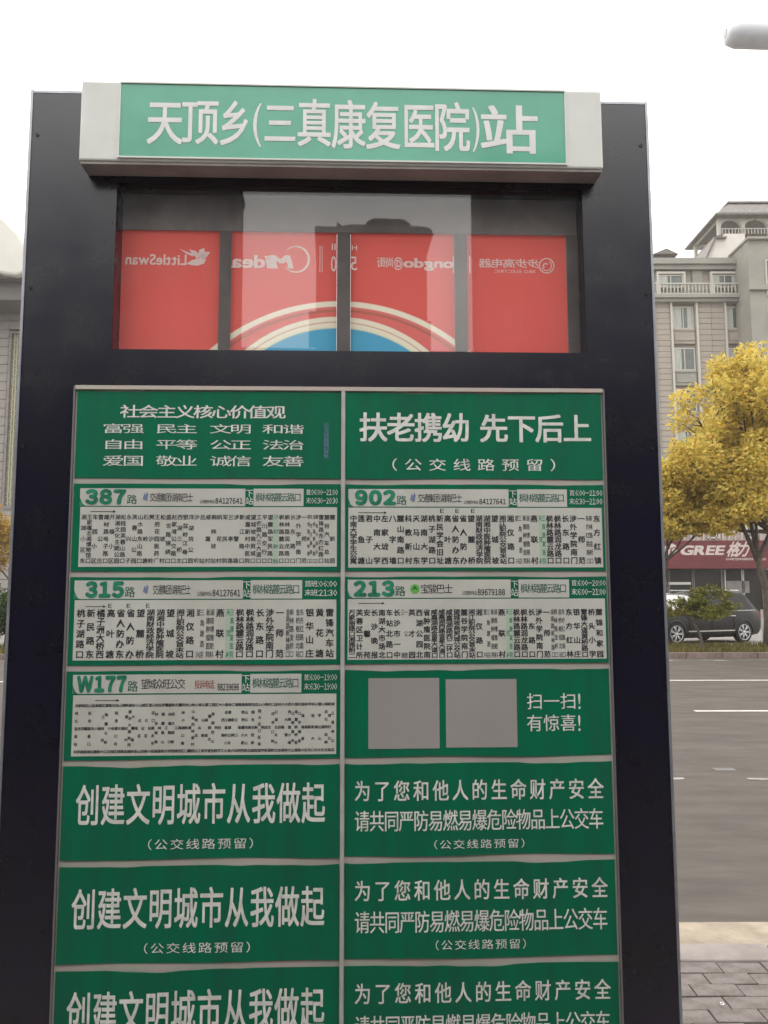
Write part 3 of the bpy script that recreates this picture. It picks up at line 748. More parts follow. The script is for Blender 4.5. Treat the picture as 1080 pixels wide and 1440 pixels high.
# profile along x: top falls to the right
topc = [(-420, 200), (-120, 262), (-60, 288), (0, 317), (20, 330), (40, 343), (60, 362), (75, 385)]
botc = [(75, 412), (60, 418), (40, 415), (20, 408), (0, 399), (-60, 392), (-120, 388), (-420, 380)]
ev.prism([(lx(a, 370), lz(b_)) for a, b_ in [(p, q) for p, q in reversed(topc)]][::-1][::-1] and [(lx(a, 370), lz(b_)) for a, b_ in (botc[::-1]+topc[::-1])], -3.2, 3)
ev.build('curved_eave', mat('eave_white', (.66, .645, .59), .7, var=.05, scale=.5), lb, bevel=.15)
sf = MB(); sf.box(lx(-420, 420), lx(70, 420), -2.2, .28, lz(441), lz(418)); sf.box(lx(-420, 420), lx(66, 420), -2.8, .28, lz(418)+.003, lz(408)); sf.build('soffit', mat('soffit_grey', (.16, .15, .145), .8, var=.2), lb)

# ------------------------------------------------------------------ buildings and trees behind the photographer (seen in the glass)
M['far_wall'] = mat('back_wall', (.055, .052, .055), .85, var=.25, scale=.4)
M['far_wall2'] = mat('back_wall_brown', (.05, .04, .038), .85, var=.25, scale=.4)
M['far_glass'] = mat('back_glass', (.05, .06, .07), .3)
BD = 32.0
def backblock(name, pa, pb_, ptop, dist, m, label, floors=6, wn=6):
    A = RF(pa, ptop, dist); B = RF(pb_, ptop, dist)
    xa, xb = sorted((A.x, B.x)); z1 = max(A.z, B.z)
    e = empty(name, ((xa+xb)/2, -dist, 0), label=label, cat='building', group='buildings behind the photographer')
    hw = (xb-xa)/2
    MB().box(-hw, hw, -3, 0, -.02, z1).build('wall', m, e)
    MB().box(-hw-.06, hw+.06, -3.1, .08, z1+.002, z1+.3).build('parapet', m, e)
    w0 = None
    for f in range(floors):
        for i in range(wn):
            x = -hw+(i+.5)*2*hw/wn; z = 2+f*(z1-2)/floors
            if w0 is None: w0 = MB().box(-.6, .6, 0, .05, 0, 1.5).build('window', M['far_glass'], e); o = w0
            else: o = copy_obj(w0, e)
            o.location = (x, 0, z)
    return e, hw, z1
backblock('office_block', -150, 333, 248, BD, M['far_wall'], 'dark tall block behind the photographer, mirrored left in the glass', 7, 8)
backblock('office_block', 678, 1250, 248, BD, M['far_wall'], 'dark tall block behind the photographer, mirrored right in the glass', 7, 8)
e, hw, z1 = backblock('pagoda_roofed_hall', 486, 600, 343, BD-2, M['far_wall2'], 'low hall with upturned tiled roof behind the photographer, mirrored in the glass', 3, 4)
k = (RF(600, 300, BD).x-RF(486, 300, BD).x)/114
rf = MB(); c_ = z1+.303
rf.prism([(-hw-.25, c_), (hw+.25, c_), (hw+.15, c_+.22), (hw-.25, c_+.32), (-hw+.25, c_+.32), (-hw-.15, c_+.22), (-hw-.4, c_+.42)], -3.5, .4)
rf.box(-hw*.4, hw*.5, -2.5, -.2, c_+.325, c_+.62); rf.prism([(-hw*.5, c_+.62), (hw*.6, c_+.62), (hw*.42, c_+.82), (-hw*.32, c_+.82)], -2.7, 0)
rf.box(-.1, .14, -1.6, -1.3, c_+.82, c_+1.12)
rf.build('tiled_roof', M['far_wall2'], e)
A = RF(445, 400, BD-4); Bp = RF(488, 400, BD-4)
backblock('annex_block', 445, 489, 330, BD-4, M['far_wall'], 'narrow annex beside the hall behind the photographer', 3, 2)
backblock('wide_low_block', 250, 860, 506, BD+8, M['far_wall'], 'long low block behind the hall behind the photographer', 3, 12)
for i, (px, dd, rr_) in enumerate(((-40, 13, 2.4), (80, 12, 1.9), (980, 13, 2.2), (1150, 12, 2.4))):
    p = RF(px, 520, dd)
    tree('street_tree', p.x, -dd, 0, 2.6, .13, [(0, 0, 4.6, rr_, rr_, 1.6), (-1.1, .3, 4.0, rr_*.6, rr_*.6, 1.1), (1.2, -.2, 4.2, rr_*.6, rr_*.6, 1.1)], 3500, .16, M['leaf_green'], 30+i,
         label='dark street tree behind the photographer, %s' % ('far left', 'left', 'right', 'far right')[i], cat='tree', group='dark trees behind the photographer')

# unseen shelter added behind the camera to shade boards, pavement and reflections
she = empty('added_shade_shelter', (0, -2.3, 0), label='added long dark roof with back panels behind the photographer, shading the sign boards', cat='light blocker')
M['shelter'] = mat('shade_shelter_dark', (.05, .05, .055), .5, var=.2)
MB().box(-6, 6, -1.6, 2.0, 2.76, 2.87).build('roof', M['shelter'], she, bevel=.02)
for x in (-5.2, -1.8, 1.8, 5.2): MB().tube([(x, -.9, 0), (x, -.9, 2.76)], .06, 12).build('post', M['shelter'], she, smooth=True)
for x in (-3.5, 0, 3.5): MB().box(x-1.7, x+1.7, -.95, -.88, .2, 2.6).build('shade_back_panel', M['shelter'], she)
MB().box(-3, 3, -.8, -.4, .42, .46).build('bench', M['shelter'], she)

# ================================================================== BUS STOP SIGN
sign = empty('bus_stop_sign', O, YAW, label='large dark bus stop sign with green header and two columns of green boards', cat='bus stop sign')
# frame edges
UL = (S(47, 128, 0)[0]+S(18, 783, 0)[0]+S(4, 1078, 0)[0])/3
UR = (S(908, 150, 0)[0]+S(928, 757, 0)[0]+S(950, 1281, 0)[0])/3
ZT = S(480, 139, 0)[1]
wx0, wx1 = S(160, 400, 0)[0], S(822, 400, 0)[0]; wz0, wz1 = S(480, 493.5, 0)[1], S(480, 262, 0)[1]
cb = MB()
cb.box(UL, wx0, 0, .14, .12, ZT); cb.box(wx1, UR, 0, .14, .12, ZT)
cb.box(wx0, wx1, 0, .14, wz1, ZT); cb.box(wx0, wx1, 0, .14, .12, wz0)
cb.build('cabinet', M['cabinet'], sign)
tr = MB()
tr.box(UL-.006, UL-.0003, -.002, .142, .12, ZT+.006); tr.box(UR+.0003, UR+.006, -.002, .142, .12, ZT+.006); tr.box(UL, UR, -.001, .142, ZT+.0003, ZT+.006)
tr.build('edge_trim', M['trim'], sign)
MB().box(UL+.06, UR-.06, .02, .12, 0, .12).build('plinth', M['dark'], sign)
# window: dark cover above posters, posters, mullions, glass
pz0, pz1 = wz0, S(480, 327, -.05)[1]
dk = MB(); dk.box(wx0, wx1, .05, .06, pz1, wz1)
dk.build('cover_panel', M['dark'], sign)
pcx = [(165, 308), (325, 473.5), (493, 639), (657, 797)]
def poster_color(t):
    tcn = t.nodes.new('ShaderNodeTexCoord'); sp = t.nodes.new('ShaderNodeSeparateXYZ'); t.links.new(tcn.outputs['Object'], sp.inputs[0])
    PXM = .001528*1.035
    def dist(cpx, cpy):
        cx, cz = S(cpx, cpy, -.05)
        cb_ = t.nodes.new('ShaderNodeCombineXYZ'); t.links.new(sp.outputs['X'], cb_.inputs[0]); t.links.new(sp.outputs['Z'], cb_.inputs[1])
        d_ = t.nodes.new('ShaderNodeVectorMath'); d_.operation = 'DISTANCE'; t.links.new(cb_.outputs[0], d_.inputs[0]); d_.inputs[1].default_value = (cx, cz, 0); return d_.outputs['Value']
    def lt(a, r):
        m_ = t.nodes.new('ShaderNodeMapRange'); m_.inputs['From Min'].default_value = r*PXM-.0012; m_.inputs['From Max'].default_value = r*PXM+.0012
        m_.inputs['To Min'].default_value = 1; m_.inputs['To Max'].default_value = 0; t.links.new(a, m_.inputs['Value']); return m_.outputs[0]
    def mixc(f, a, b):
        x = t.nodes.new('ShaderNodeMix'); x.data_type = 'RGBA'; t.links.new(f, x.inputs['Factor'])
        if isinstance(a, tuple): x.inputs['A'].default_value = (*a, 1)
        else: t.links.new(a, x.inputs['A'])
        if isinstance(b, tuple): x.inputs['B'].default_value = (*b, 1)
        else: t.links.new(b, x.inputs['B'])
        return x.outputs['Result']
    n = t.nodes.new('ShaderNodeTexNoise'); n.inputs['Scale'].default_value = 3; t.links.new(tcn.outputs['Object'], n.inputs['Vector'])
    red = mixc(n.outputs['Fac'], (.70, .135, .115), (.63, .115, .105))
    white = (.78, .73, .60)
    A = dist(478, 688); B = dist(474, 637)
    c = mixc(lt(A, 274), red, white); c = mixc(lt(A, 266), c, (.66, .18, .17)); c = mixc(lt(A, 262), c, (.45, .16, .12)); c = mixc(lt(A, 258), c, (.68, .16, .15))
    c = mixc(lt(B, 199), c, white); c = mixc(lt(B, 192), c, (.62, .42, .30)); c = mixc(lt(B, 190), c, white); c = mixc(lt(B, 185), c, (.72, .70, .50)); c = mixc(lt(B, 182), c, (.09, .36, .56))
    return c
M['poster'] = translucent('poster_print', poster_color)
posters = []
labels = ['red poster with mirrored swan brand name', 'red poster with mirrored round brand and white arcs over blue', 'red poster with mirrored word and blue arc, right of the middle', 'plain red poster with round emblem at its top right']
for (a, b_), lb_ in zip(pcx, labels):
    u0 = S(a, 410, -.05)[0]; u1 = S(b_, 410, -.05)[0]
    p = MB().quad((u0, .050, pz0), (u1, .050, pz0), (u1, .050, pz1-.001), (u0, .050, pz1-.001)).build('poster', M['poster'], sign, label=lb_); posters.append(p)
    M.setdefault('x', None)
prev = wx0
for i, (a, b_) in enumerate(pcx+[(825, 826)]):
    u0 = S(a, 410, -.05)[0]
    x1_ = u0-.0005 if i < 4 else wx1
    MB().box(prev, x1_, .045, .075, pz0, pz1-.001).build('mullion', M['mullion'], sign)
    prev = S(b_, 410, -.05)[0]+.0005
fl = lambda x, z: .0488
def mt(i, txt, xa, xb, ya, yb, bold=.02, mirror=True, m='print_pink', shear=0, res=3):
    t = Text(fl, mirror); t.shear = -shear
    u0 = S(xa, 370, -.05)[0]; u1 = S(xb, 370, -.05)[0]; zb = S(480, yb, -.05)[1]; zt_ = S(480, ya, -.05)[1]
    t.line(txt, u0, u1, zb, zt_, bold, res, .08); return t.build('lettering', M[m], posters[i])
M['print_pink'] = mat('print_pale', (.88, .72, .68), .5)
mt(0, 'LittleSwan', 177, 262, 361.5, 375.5, .02)
mt(1, 'dea', 326, 372, 361, 378, .03); mt(1, 'Mi', 377, 411, 361, 378, .045, shear=.25)
mt(1, '0', 465.5, 473, 361, 382, .01)
mt(2, '5', 493.5, 502, 361, 380, .01); mt(2, 'H', 495, 502, 345, 352, .01); mt(1, 'II', 466, 472, 343, 352, .0)
mt(2, 'ongdo', 568, 637, 362.5, 375, .035); mt(2, '@尚街', 531, 566, 362, 375, .015)
mt(3, '步步高电器', 674, 757, 362, 374, .012); mt(3, 'BBG ELECTRIC', 695, 752, 377, 381, .0)
def up(px, py): return S(px, py, -.05)
# crescent ring, round emblem, bars, swan
def ring(i, cx, cy, r0, w, a0=0, a1=360, taper=False):
    m = MB(); n = 40
    for k in range(n):
        A0 = R(a0+(a1-a0)*k/n); A1 = R(a0+(a1-a0)*(k+1)/n)
        def P(A, rr, t_): u, z = up(cx+rr*math.cos(A), cy-rr*math.sin(A)*1.0); return (u, .0488, z)
        w0 = w*(math.sin(math.pi*(k/n))*.9+.15) if taper else w; w1 = w*(math.sin(math.pi*((k+1)/n))*.9+.15) if taper else w
        m.quad(P(A0, r0-w0, 0), P(A0, r0, 0), P(A1, r0, 0), P(A1, r0-w1, 0))
    return m.build('emblem_ring', M['print_pink'], posters[i])
ring(1, 417, 365, 19, 3.2, -150, 140, True); ring(3, 768.5, 374, 11, 1.6); ring(3, 768.5, 374, 7.5, 1.3, 200, 420); ring(3, 767, 374, 4, 2, 30, 240)
for i, px, y0_, y1_ in ((1, 450, 346, 383), (1, 453, 346, 383), (2, 637.5, 360, 384), (3, 660.5, 360, 384)):
    u0, z0_ = up(px-.6, y1_); u1, z1_ = up(px+.6, y0_); MB().box(u0, u1, .0486, .0490, z0_, z1_).build('divider_bar', M['print_pink'], posters[i])
sw = MB()
def pol(pts):
    sw.poly([(up(a, b_)[0], .0488, up(a, b_)[1]) for a, b_ in pts])
pol([(262, 371), (270, 366), (277, 364), (284, 362), (290, 365), (287, 371), (278, 374), (268, 373)][::-1])
pol([(278, 365), (270, 357), (266, 351), (275, 353), (281, 358)][::-1])
pol([(279, 362), (280, 352), (287, 349), (289, 355), (285, 363)][::-1])
pol([(271, 361), (262, 357), (252, 350), (265, 355), (274, 358)][::-1])
pol([(287, 366), (296, 355), (291, 354), (283, 360)][::-1])
sw.build('swan_emblem', M['print_pink'], posters[0])
MB().box(wx0+.001, wx1-.001, .004, .010, wz0+.001, wz1-.001).build('glass_pane', M['glass'], sign)

# --- header light box
HW = .055
a0, a1 = S(112.5, 168, HW)[0], S(847, 182, HW)[0]; hz0, hz1 = S(480, 231, HW)[1], S(480, 120.5, HW)[1]
hb = MB().box(a0, a1, -HW, -.0005, hz0, hz1).build('header_box', M['casing'], sign, bevel=.004)
gx0, gx1 = S(169.5, 168, HW)[0], S(794, 180, HW)[0]; gz0, gz1 = S(480, 225.5, HW)[1], S(480, 124, HW)[1]
m = MB(); b_ = .0035
m.box(gx0-b_, gx1+b_, -HW-.004, -HW-.0003, gz1, gz1+b_); m.box(gx0-b_, gx1+b_, -HW-.004, -HW-.0003, gz0-b_, gz0)
m.box(gx0-b_, gx0, -HW-.004, -HW-.0003, gz0, gz1); m.box(gx1, gx1+b_, -HW-.004, -HW-.0003, gz0, gz1)
m.build('face_frame', M['casing'], hb)
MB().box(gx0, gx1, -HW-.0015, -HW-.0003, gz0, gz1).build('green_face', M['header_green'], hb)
MB().box(a0+.003, a1-.003, -HW+.004, -.001, hz0-.006, hz0-.0005).build('underside', M['casing_low'], hb)
t = Text(lambda x, z: -HW-.0022)
for ch, xa, xb, ya, yb in (('天', 210, 254, 144, 203), ('顶', 259, 304, 144, 203), ('乡', 311, 349, 146, 205), ('三', 374, 414, 147, 203), ('真', 421, 463, 144, 206), ('康', 470, 511, 146, 209),
                           ('复', 518, 560, 148, 210), ('医', 569, 608, 149, 210), ('院', 613, 657, 149, 213), ('站', 680, 751, 153, 216)):
    xm = (xa+xb)/2; glyphs(ch, .014, 4)
    u0 = S(xa, 180, HW)[0]; u1 = S(xb, 180, HW)[0]; t.put(ch, .014, 4, u0, u1, S(xm, yb, HW)[1], S(xm, ya, HW)[1], (KX0, KX1, KZ0, KZ1))
for ch, xa, xb, ya, yb in (('(', 356, 368, 146, 207), (')', 664, 674, 152, 214)):
    bx = ink(ch, .0, 4); xm = (xa+xb)/2
    t.put(ch, .0, 4, S(xa, 180, HW)[0], S(xb, 180, HW)[0], S(xm, yb, HW)[1], S(xm, ya, HW)[1], bx)
t.build('lettering', M['letter_white'], hb)

# --- notice boards
rb = random.Random(21)
BT = .003
RX = {'L': (S(110, 560)[0]+S(96, 937)[0]+S(75, 1360)[0])/3, 'R': (S(845, 560)[0]+S(858, 1068)[0]+S(871, 1355)[0])/3}
midL, midR = S(479, 830)[0], S(485, 830)[0]
rows = [548, 677, 807, 938, 1070, 1210, 1355, 1503, 1655]
zr = [S(480, y)[1] for y in rows]
MB().box(RX['L']-.004, RX['R']+.004, -BT, -.0004, zr[-1], zr[0]+.004).build('backing_sheet', M['backing'], sign)
MB().box(midL+.0005, midR-.0005, -.0085, -BT-.0003, zr[-1], zr[0]).build('divider_rail', mat('divider', (.42, .42, .40), .5, var=.1), sign)
tp = MB().box(RX['L']-.004, RX['R']+.004, -.009, -BT-.0003, zr[0]-.003, zr[0]+.0055).build('top_rail', mat('top_rail_pink', (.52, .40, .37), .5, col2=(.46, .45, .38), scale=8), sign)
for xa_, xb_ in ((RX['L']-.008, RX['L']-.0045), (RX['R']+.0045, RX['R']+.008)):
    MB().box(xa_, xb_, -.008, -.0003, zr[-1]-.004, zr[0]+.004).build('side_rail', M['side_rail'], sign)
for xx_ in (UL+.012, UR-.012):
    for k in range(8):
        zz_ = .25+k*(ZT-.35)/7
        MB().tube([(xx_, -.0002, zz_), (xx_, -.0022, zz_)], .004, 10).build('screw', M['screw'], sign)
class Board:
    def __init__(s, side, row, name, label, wav=1.0):
        s.side = side; s.xc = 295 if side == 'L' else 665
        s.u0, s.u1 = (RX['L'], midL-.001) if side == 'L' else (midR+.001, RX['R'])
        s.z1 = zr[row]-.006; s.z0 = zr[row+1]+.0055
        s.ph = [rb.uniform(0, 6.28) for _ in range(6)]; s.wav = wav; s.name = name
        n, k = 34, 12; m = MB()
        for j in range(k+1):
            for i in range(n+1):
                fu, fz = i/n, j/k; u = s.u0+(s.u1-s.u0)*fu; z_ = s.z0+(s.z1-s.z0)*fz
                e1 = max(0, (fz-.86)/.14)**2; e0 = max(0, (.12-fz)/.12)**2
                zz_ = z_ - e1*.0042*wav*max(0, math.sin((u-s.u0)/(s.u1-s.u0)*math.pi))**.5*max(0, .25+math.sin(u*13+s.ph[0])*.6+.35*math.sin(u*31+s.ph[1])+.15*math.sin(u*83)) + e0*.0013*wav*(1+math.sin(u*15+s.ph[2]))
                m.v.append((u, s.surf(u, z_)+.0, zz_))
        for j in range(k):
            for i in range(n): q = j*(n+1)+i; m.f.append((q, q+1, q+n+2, q+n+1)); m.mi.append(0)
        # rim
        rimv = [i for i in range(n+1)]+[j*(n+1)+n for j in range(1, k+1)]+[k*(n+1)+i for i in range(n-1, -1, -1)]+[j*(n+1) for j in range(k-1, 0, -1)]
        na = len(m.v); m.v += [m.v[i] for i in rimv]; nb = len(m.v); m.v += [(m.v[i][0], m.v[i][1]+.0012, m.v[i][2]) for i in rimv]
        for a in range(len(rimv)):
            b2 = (a+1) % len(rimv); m.f.append((na+a, nb+a, nb+b2, na+b2)); m.mi.append(0)
        s.o = m.build(name, M['green'], sign, smooth=True, label=label)
    def surf(s, u, z):
        fz = (z-s.z0)/(s.z1-s.z0)
        t_ = max(0, fz-.5)*2; b2 = max(0, .5-fz)*2
        w = .0052+s.wav*(.0011*math.sin(u*11+s.ph[3])+.0007*math.sin(u*19+z*7+s.ph[4])+.0016*t_**3*(.5+.6*math.sin(u*17+s.ph[0]))+.0008*b2**3*(.5+.6*math.sin(u*15+s.ph[2])))
        return -max(w, BT+.0014)
    def off(s, d): return lambda u, z: s.surf(u, z)-d
    def P(s, px, py): return T(px, py, s.xc)
    def text(s, items, mat_, name='lettering', d=.0006, res=2):
        t = Text(s.off(d))
        for it in items:
            txt, xa, xb, ya, yb = it[:5]; bold = it[5] if len(it) > 5 else .02; gap = it[6] if len(it) > 6 else .12
            u0, zt_ = s.P(xa, ya); u1, _ = s.P(xb, ya); _, zb = s.P(xa, yb)
            t.line(txt, u0, u1, zb, zt_, bold, res, gap)
        return t.build(name, M[mat_], s.o)
    def patch(s, xa, xb, ya, yb, mat_, name, d=.0003, label=None, cut=0):
        u0, zt_ = s.P(xa, ya); u1, _ = s.P(xb, ya); _, zb = s.P(xa, yb)
        n = max(1, int((u1-u0)/.012)); k = max(1, int((zt_-zb)/.02)); m = MB()
        for j in range(k+1):
            for i in range(n+1):
                u = u0+(u1-u0)*i/n; z_ = zb+(zt_-zb)*j/k; m.v.append((u, s.surf(u, z_)-d, z_))
        for j in range(k):
            for i in range(n): q = j*(n+1)+i; m.f.append((q, q+1, q+n+2, q+n+1)); m.mi.append(0)
        return m.build(name, M[mat_], s.o, smooth=True, label=label)

# row 1
b = Board('L', 0, 'notice_board', 'board with four rows of two character values under a title line', .5)
b.text([('社会主义核心价值观', 171, 400, 571, 588, .012, .06)]+[(w, xa, xa+55, y0_, y1_, .0, .05) for (y0_, y1_, ws) in ((597, 609.5, ('富强', '民主', '文明', '和谐')), (619, 632, ('自由', '平等', '公正', '法治')), (641.5, 655.5, ('爱国', '敬业', '诚信', '友善')))
        for w, xa in zip(ws, (146, 221, 297, 371))], 'print_white', res=3)
t = Text(b.off(.0006)); u, zt_ = b.P(459, 594); _, zb = b.P(459, 644); t.column('公交线路预留处', u, .010, zb, zt_, 0); t.build('side_lettering', M['ink_blue'], b.o)
b = Board('R', 0, 'notice_board', 'board asking to help old and young, large white characters', .6)
b.text([('扶老携幼', 508, 658, 583.5, 621), ('先下后上', 677, 828, 584.5, 621)], 'print_white', res=4)
b.text([('（公交线路预留）', 536, 796, 646, 662, .004, .5)], 'print_white', 'small_lettering', res=3)

def route(side, row, num, op, phone, stops, pitch, colx, cw, times, x, y, lab, green_at=(), arrow=None, opx=None, red=None):
    """x: dict of pixel positions; y: dict of rows"""
    b = Board(side, row, 'route_board', lab, .55)
    b.patch(x['l'], x['g1'], y['h0'], y['h1'], 'field', 'header_field')
    b.patch(x['g2'], x['g3'], y['h0'], y['h1'], 'field', 'next_stop_field')
    b.patch(x['l'], x['r'], y['b0'], y['b1'], 'field', 'stop_list_field')
    # green corner at the header's lower left
    m = MB(); pts = [(x['l']-.5, y['h1']), (x['l']+7, y['h1']), (x['l']+3, y['h1']-3), (x['l']+1, y['h1']-8), (x['l']-.5, y['h1']-12)]
    m.poly([(b.P(*p)[0], b.surf(*b.P(*p))-.0008, b.P(*p)[1]) for p in pts]); m.build('corner_print', M['green2'], b.o)
    b.text([(FW(num), x['n0']+1, x['n1']-1, y['h0']+3, y['h1']-3.5, .070, .19)], 'green2', 'route_number', res=4)
    b.text([('路', x['n1']+2.5, x['n1']+15, y['h0']+9.5, y['h1']-2.5, .01)], 'ink_green', 'route_suffix')
    b.text([(op, opx[0], opx[1], y['h0']+7, y['h1']-6, .006, .03)], 'ink', 'operator_name')
    its = [(FW(phone), x['p0'], x['p1'], y['h0']+13.5, y['h1']-3.5, .02, .12)]
    b.text(its, 'ink', 'phone_number')
    if red: b.text([(red, x['p0']-32, x['p0']-4, y['h0']+9, y['h1']-6, .004, .03)], 'ink_red', 'phone_caption', res=1)
    else: b.text([('公司服务电话:', x['p0']-22, x['p0']-1, y['h0']+16, y['h1']-3.5, 0, .03)], 'ink', 'phone_caption', res=1)
    t = Text(b.off(.0006)); u, zt_ = b.P((x['g1']+x['g2'])/2, y['h0']+1.5); _, zb = b.P(0, y['h1']-2)
    t.column('下站', u, .0145, zb, zt_, .0, 2); t.build('next_stop_caption', M['print_white'], b.o)
    b.text([('枫林路麓云路口', x['g2']+3.5, x['g3']-4, y['h0']+6.5, y['h1']-6.5, .008, .03)], 'ink_green', 'next_stop_name')
    h_ = (y['h1']-y['h0'])
    b.text([(FW(times[0]), x['g3']+4, x['r']+1, y['h0']+1, y['h0']+h_*.36, .004, .06), (FW(times[1]), x['g3']+4, x['r']+1, y['h0']+h_*.52, y['h0']+h_*.86, .004, .06)], 'print_white', 'service_hours', res=1)
    u0, za = b.P(x['l'], y['h1']+.1); u1, _ = b.P(x['g3'], y['h1']+.1)
    # stops
    t = Text(b.off(.0006)); tg = Text(b.off(.0006)); _, zt_ = b.P(0, y['s0']); _, zb = b.P(0, y['s1'])
    PXM = .00153
    for i, s_ in enumerate(stops):
        px = colx[0]+(colx[1]-colx[0])*i/(len(stops)-1); u = b.P(px, (y['s0']+y['s1'])/2)[0]
        tt = tg if i in green_at else t
        if '|' in s_:
            A_, B_ = s_.split('|'); w2 = cw*.50*PXM
            tt.column(A_, u-w2*.56, w2, zb, zt_, .010, 1, cw*.9*PXM); tt.column(B_, u+w2*.56, w2, zb, zt_, .010, 1, cw*.9*PXM)
        else: tt.column(s_, u, cw*PXM, zb, zt_, .024 if cw > 8 else (.012 if cw > 5 else .02), 1, cw*1.05*PXM)
        if i in green_at: b.patch(px-cw*.6, px+cw*.6, y['s0']-1, y['s1']+1, 'tint_green', 'current_stop_mark', .00045)
    t.build('stop_names', M['ink'], b.o)
    if tg.v: tg.build('current_stop_name', M['green2'], b.o)
    if arrow:
        m = MB(); (ax, ay), (bx_, by) = b.P(arrow[0], arrow[2]), b.P(arrow[1], arrow[2]); s_ = b.surf(ax, ay)-.0007
        m.box(ax, bx_-.004, s_, s_+.0002, ay-.0006, ay+.0006); m.poly([(bx_-.006, s_-.0001, ay-.0028), (bx_, s_-.0001, ay), (bx_-.006, s_-.0001, ay+.0028)]); m.build('direction_arrow', M['ink'], b.o)
    return b
WEST = ['望城坡', '湘江职院公交首末站', '湘仪路口', '望兴|三角塘酒店', '新康肿瘤医院|湖南博雅眼科', '燕联村', '天顶乡|三真康复医院', '枫林路麓云路口', '枫林路润龙路口', '长东路口', '涉外学院南门', '一师范']
s387 = ['湘城小区东', '王家嘴北湘博物馆口', '车园小区', '雷公庄', '建材路电子路口', '开福小区', '湖湘文化主题公园', '松桂园芙蓉山路口', '永兴子', '芙蓉山公园', '山水路东山路口', '石岭塘', '樊沙岭', '王府花园医药厂', '松坡村', '盛世路锦绣口', '赵家湾公交路口', '西湖三桥北', '银盆岭汉巷口', '洋湖垸公园', '沙坝', '吕站', '咸嘉村', '桐梓坡站',
        '桃花村', '军民院', '兰亭路', '涉警路', '靳江路口', '咸嘉新村中医院', '望城坡商贸城口', '工农路九三大道口', '平川路交行口', '望麓路军民路口', '三真康复|天顶乡站', '枫林路麓云路口', '枫林路润龙路口', '长东路口', '涉外学院南门', '一师范', '银杏路枫林路口|东方红路南口', '金桥路枫林路口|麓谷大道东口', '雷锋路东方红路口', '麓谷汽车总站', '麓枫园']
s315 = ['桃子湖路口', '新民路东', '橘子洲大桥西', '高叶塘', '省人防办东', '省人防办', '望麓桥', '湖南财政经济学院', '湖湘中医肿瘤医院']+WEST+['金南路枫林路口|枫林路金桥口', '金桥枢纽北站|东方红路南口', '银华山庄', '黄花塘', '雷锋汽车站']
s902 = ['中南大学学生公寓', '莲鱼塘', '君子山', '中南大学', '左家垅西', '八字墙', '麓山南路口', '科教新村', '天马山东', '湖南大学', '桃子湖路口', '新民学会旧址', '高叶塘', '省人防办东', '省人防办', '望麓桥', '湖南财政经济学院', '湖湘中医肿瘤医院']+WEST+['东方红路南口|枫林路金桥口', '东方红镇']
s213 = ['万家丽路口湘雅附二', '芙蓉区卫计所', '安馨苑', '长沙晚报', '南湖大市场北', '车站北路口', '长沙市一中', '三湘|一公里', '英才园', '西湖公园北', '省肿瘤医院南', '咸嘉湖路金星大道口', '咸嘉湖西路金星大道口', '咸嘉湖路西二环口', '望城坡商贸城公交站', '麓谷学院南门', '湘江职院公交首末站', '湘仪路口', '望兴|三角塘酒店', '新康肿瘤医院|湖南博雅眼科', '燕联村', '天顶乡|三真康复医院',
        '枫林路麓云路口', '枫林路润龙路口', '长东路口', '涉外学院南门', '一师范', '金南路枫林路口|枫林路金桥口', '金桥枢纽北站|东方红路南口', '东方红林', '银华山庄', '雷锋大道黄桥路口', '桥头小学', '麓锦和家园']
rw = random.Random(9); pool = '望城大道金星路口公园枫林麓谷学院东西南北新村小区湘江桥站店塘山'
sW = []
for i in range(78):
    sW.append(''.join(rw.choice(pool) for _ in range(rw.choice((3, 3, 4, 5, 6, 6, 7, 7, 8)))))
b387 = route('L', 1, '387', '交通集团·湖南巴士', '84127641', s387, 8, (117, 467.5), 6.4, ('首：06:00-21:00', '末：06:30-20:30'),
      dict(l=113, r=474, g1=345, g2=356.5, g3=427, n0=121, n1=177, p0=303, p1=341), dict(h0=687, h1=711.5, b0=713, b1=797, s0=724, s1=792), 'bus route 387 board with green number and many narrow stop names', (34,), (127, 163, 719.5), (211, 271))
b315 = route('L', 2, '315', '交通集团·湖南巴士', '84127641', s315, 13, (113, 463.5), 9.6, ('首班：06:00', '末班：21:30'),
      dict(l=105, r=473, g1=342, g2=352.5, g3=425, n0=121, n1=174, p0=299, p1=338), dict(h0=816, h1=842, b0=843.5, b1=928, s0=857, s1=925), 'bus route 315 board with green number and larger stop names', (15,), (120, 149, 852.5), (215, 268))
b177 = route('L', 3, 'W177', '望城众旺公交', '88239696', sW, 4.6, (107, 468), 3.9, ('首：6:00-19:00', '末：6:30-19:00'),
      dict(l=103, r=473, g1=340, g2=352, g3=424, n0=109, n1=178, p0=306, p1=336), dict(h0=948, h1=974.5, b0=976.5, b1=1062, s0=989, s1=1058), 'bus route W177 board with green number and very dense stop names', (), (134, 168, 984), (199, 260), '投诉电话：')
b902 = route('R', 1, '902', '交通集团·湖南巴士', '84127641', s902, 11, (497, 840), 8.6, ('首：6:00-21:00', '末：6:30-21:00'),
      dict(l=490, r=846, g1=715, g2=727, g3=797, n0=500, n1=556, p0=674, p1=711), dict(h0=688, h1=712.5, b0=714, b1=798, s0=725, s1=793), 'bus route 902 board with green number', (24,), (504, 544, 721), (588, 649))
b213 = route('R', 2, '213', '宝骏巴士', '89679188', s213, 10, (495, 843), 8.2, ('首：6:00-20:00', '末：6:00-21:00'),
      dict(l=489, r=850.5, g1=718, g2=729, g3=800, n0=498, n1=554, p0=672, p1=710), dict(h0=815, h1=840.5, b0=842, b1=927, s0=857, s1=925), 'bus route 213 board with green number and round green logo', (21,), (504, 541, 848), (592, 636))
